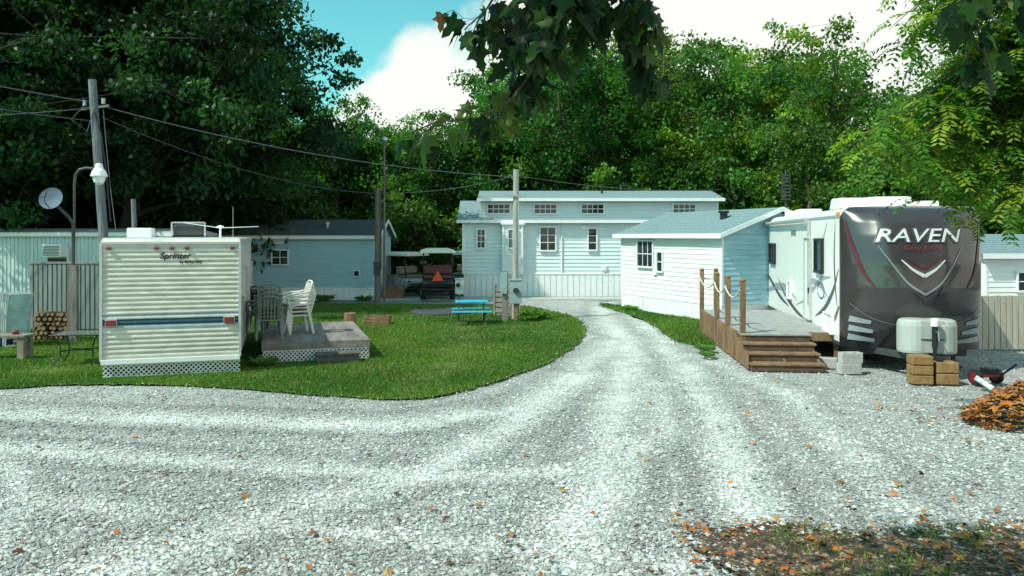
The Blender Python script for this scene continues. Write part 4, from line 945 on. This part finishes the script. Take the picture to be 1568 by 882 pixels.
lathe(mb,[(.03,0.32),(.08,.3),(.1,.2),(.16,.12),(.2,.0),(.19,-.02),(.16,-.02),(.12,-.16),(.05,-.22)][::-1],(bx+.62,by,4.12),M('lamp_glass',(.75,.8,.82),.25,.05),14)
mb.obj('street_lamp')
mb = MB(); mb.tube([(-10.75,19.2,0),(-10.75,19.2,2.9),(-10.85,19.15,3.1),(-11.1,19.1,3.35)],.04,dsteel,8); mb.box(-10.86,-10.64,19.14,19.26,0,1.9,wood_pole)
mb.M = Matrix.Translation((-11.15,19.0,3.5)) @ Matrix.Rotation(math.radians(5),4,'Z') @ Matrix.Rotation(math.radians(72),4,'X')
dm = M('dish_grey',(.09,.13,.18),.7,.1)
lathe(mb,[(.01,0),(.12,.012),(.2,.035),(.27,.07),(.275,.075),(.2,.045),(.02,.01)],(0,0,0),dm,24); mb.tube([(0,-.24,.06),(0,-.2,.3),(0,-.05,.38)],.012,dsteel,6); mb.box(-.04,.04,-.08,.02,.36,.42,dsteel)
mb.M = Matrix(); mb.obj('satellite_dish')
mb = MB(); mb.tube([(10.3,29.5,0),(10.3,29.5,5.1)],.03,dsteel,6)
for k in range(8): mb.beam((10.15,29.45,4.0+k*.13),(10.45,29.45,4.0+k*.13),.02,.05,dsteel)
mb.box(10.14,10.17,29.45,29.5,3.95,5,dsteel); mb.box(10.43,10.46,29.45,29.5,3.95,5,dsteel); mb.obj('aerial_mast')

mb = MB(); R = np.random.RandomState(9); fw = M('firewood',(.22,.14,.075),.9,.4,8,col2=(.09,.055,.03)); fe = M('cut_wood_end',(.24,.17,.10),.9,.3,8)
for r_ in range(6):
    for i in range(7):
        x = i*.13+(r_%2)*.06+R.randn()*.01; rr = .06*(.75+.35*R.rand()); yy = -.22+R.rand()*.1; mb.tube([(x,yy,.08+r_*.115),(x+R.randn()*.02,.2,.08+r_*.115)],rr,fw,R.randint(5,8)); mb.tube([(x,yy-.004,.08+r_*.115),(x,yy-.001,.08+r_*.115)],rr*.85,fe,6)
mb.obj('firewood_stack', loc=(-11.85,19.6,.01))
# folded sling chairs leaning in a row against the fence
mb = MB(); pb = M('pale_blue_sling',(.34,.52,.62),.6,.25,5)
for k in range(6):
    x=k*.15; ln = .10*math.sin(k*1.7)
    for s in (-.24,.24):
        mb.tube([(x+ln,s,.02),(x+.14,s,.65),(x+.30+ln,s,1.25+.04*k%.1)],.018,alt,6); mb.tube([(x+.10,s,.02),(x+.16,s,.7),(x+.12,s,1.05)],.016,alt,6)
    mb.tube([(x+.30+ln,-.24,1.25),(x+.30+ln,.24,1.25)],.02,alt,6); mb.tube([(x+ln,-.24,.03),(x+ln,.24,.03)],.018,alt,6); mb.tube([(x+.12,-.24,1.05),(x+.12,.24,1.05)],.016,alt,6)
    mb.add([(x+.03,-.22,.2),(x+.145,-.22,.65),(x+.28+ln,-.22,1.22),(x+.28+ln,.22,1.22),(x+.145,.22,.65),(x+.03,.22,.2)],[(0,1,4,5),(1,2,3,4)],pb)
mb.obj('folded_lawn_chairs', loc=(-12.2,18.9,.01), rz=-42)
mb = MB(); tp = M('blue_tarp',(.02,.05,.10),.7,.3,6,.6,12); mb.prismx([(-.3,0),(.25,0),(.22,.3),(.1,.42),(-.1,.38),(-.25,.28)],0,.6,tp); mb.obj('tarp_covered_pile', None, .06, loc=(-12.5,18.5,.01))
mb = MB(); mb.box(-.45,.45,-.35,.35,.62,.635,M('table_glass',(.10,.15,.14),.1,.1,spec=.8))
for x0,y0,x1,y1 in ((-.46,-.36,.46,-.36),(-.46,.36,.46,.36),(-.46,-.36,-.46,.36),(.46,-.36,.46,.36)): mb.tube([(x0,y0,.63),(x1,y1,.63)],.018,black,6)
for x in (-.4,.4):
    for y in (-.3,.3): mb.tube([(x,y,.62),(x*.75,y*.75,.4),(x*.75,y*.75,.2),(x*1.1,y*1.1,0)],.014,black,6)
mb.tube([(-.3,-.22,.3),(.3,.22,.3)],.012,black,5); mb.tube([(.3,-.22,.3),(-.3,.22,.3)],.012,black,5)
mb.obj('patio_table', loc=(-8.75,15.9,.01), rz=10)
mb = MB(); wg2 = M('bench_wood',(.22,.18,.14),.9,.3,5)
for i in range(3): mb.box(-.6,.6,-.2+i*.14,-.2+i*.14+.13,.48,.53,wg2)
for x in (-.5,.5): mb.box(x-.07,x+.07,-.17,-.07,0,.48,wg2); mb.box(x-.07,x+.07,.07,.17,0,.48,wg2); mb.box(x-.03,x+.03,-.07,.07,.36,.46,wg2)
lathe(mb,[(.06,0),(.08,.06),(.07,.08)],(.3,0,.53),red,10)
mb.obj('wooden_bench', None, .006, loc=(-10.75,16.5,.01))
mb = MB(); mb.box(-7,5.2,31.9,33.0,-.02,.05,M('concrete_walk',(.42,.43,.41),.9,.12,3,.3)); mb.obj('concrete_pavement')
print('OBJ', len(bpy.data.objects))
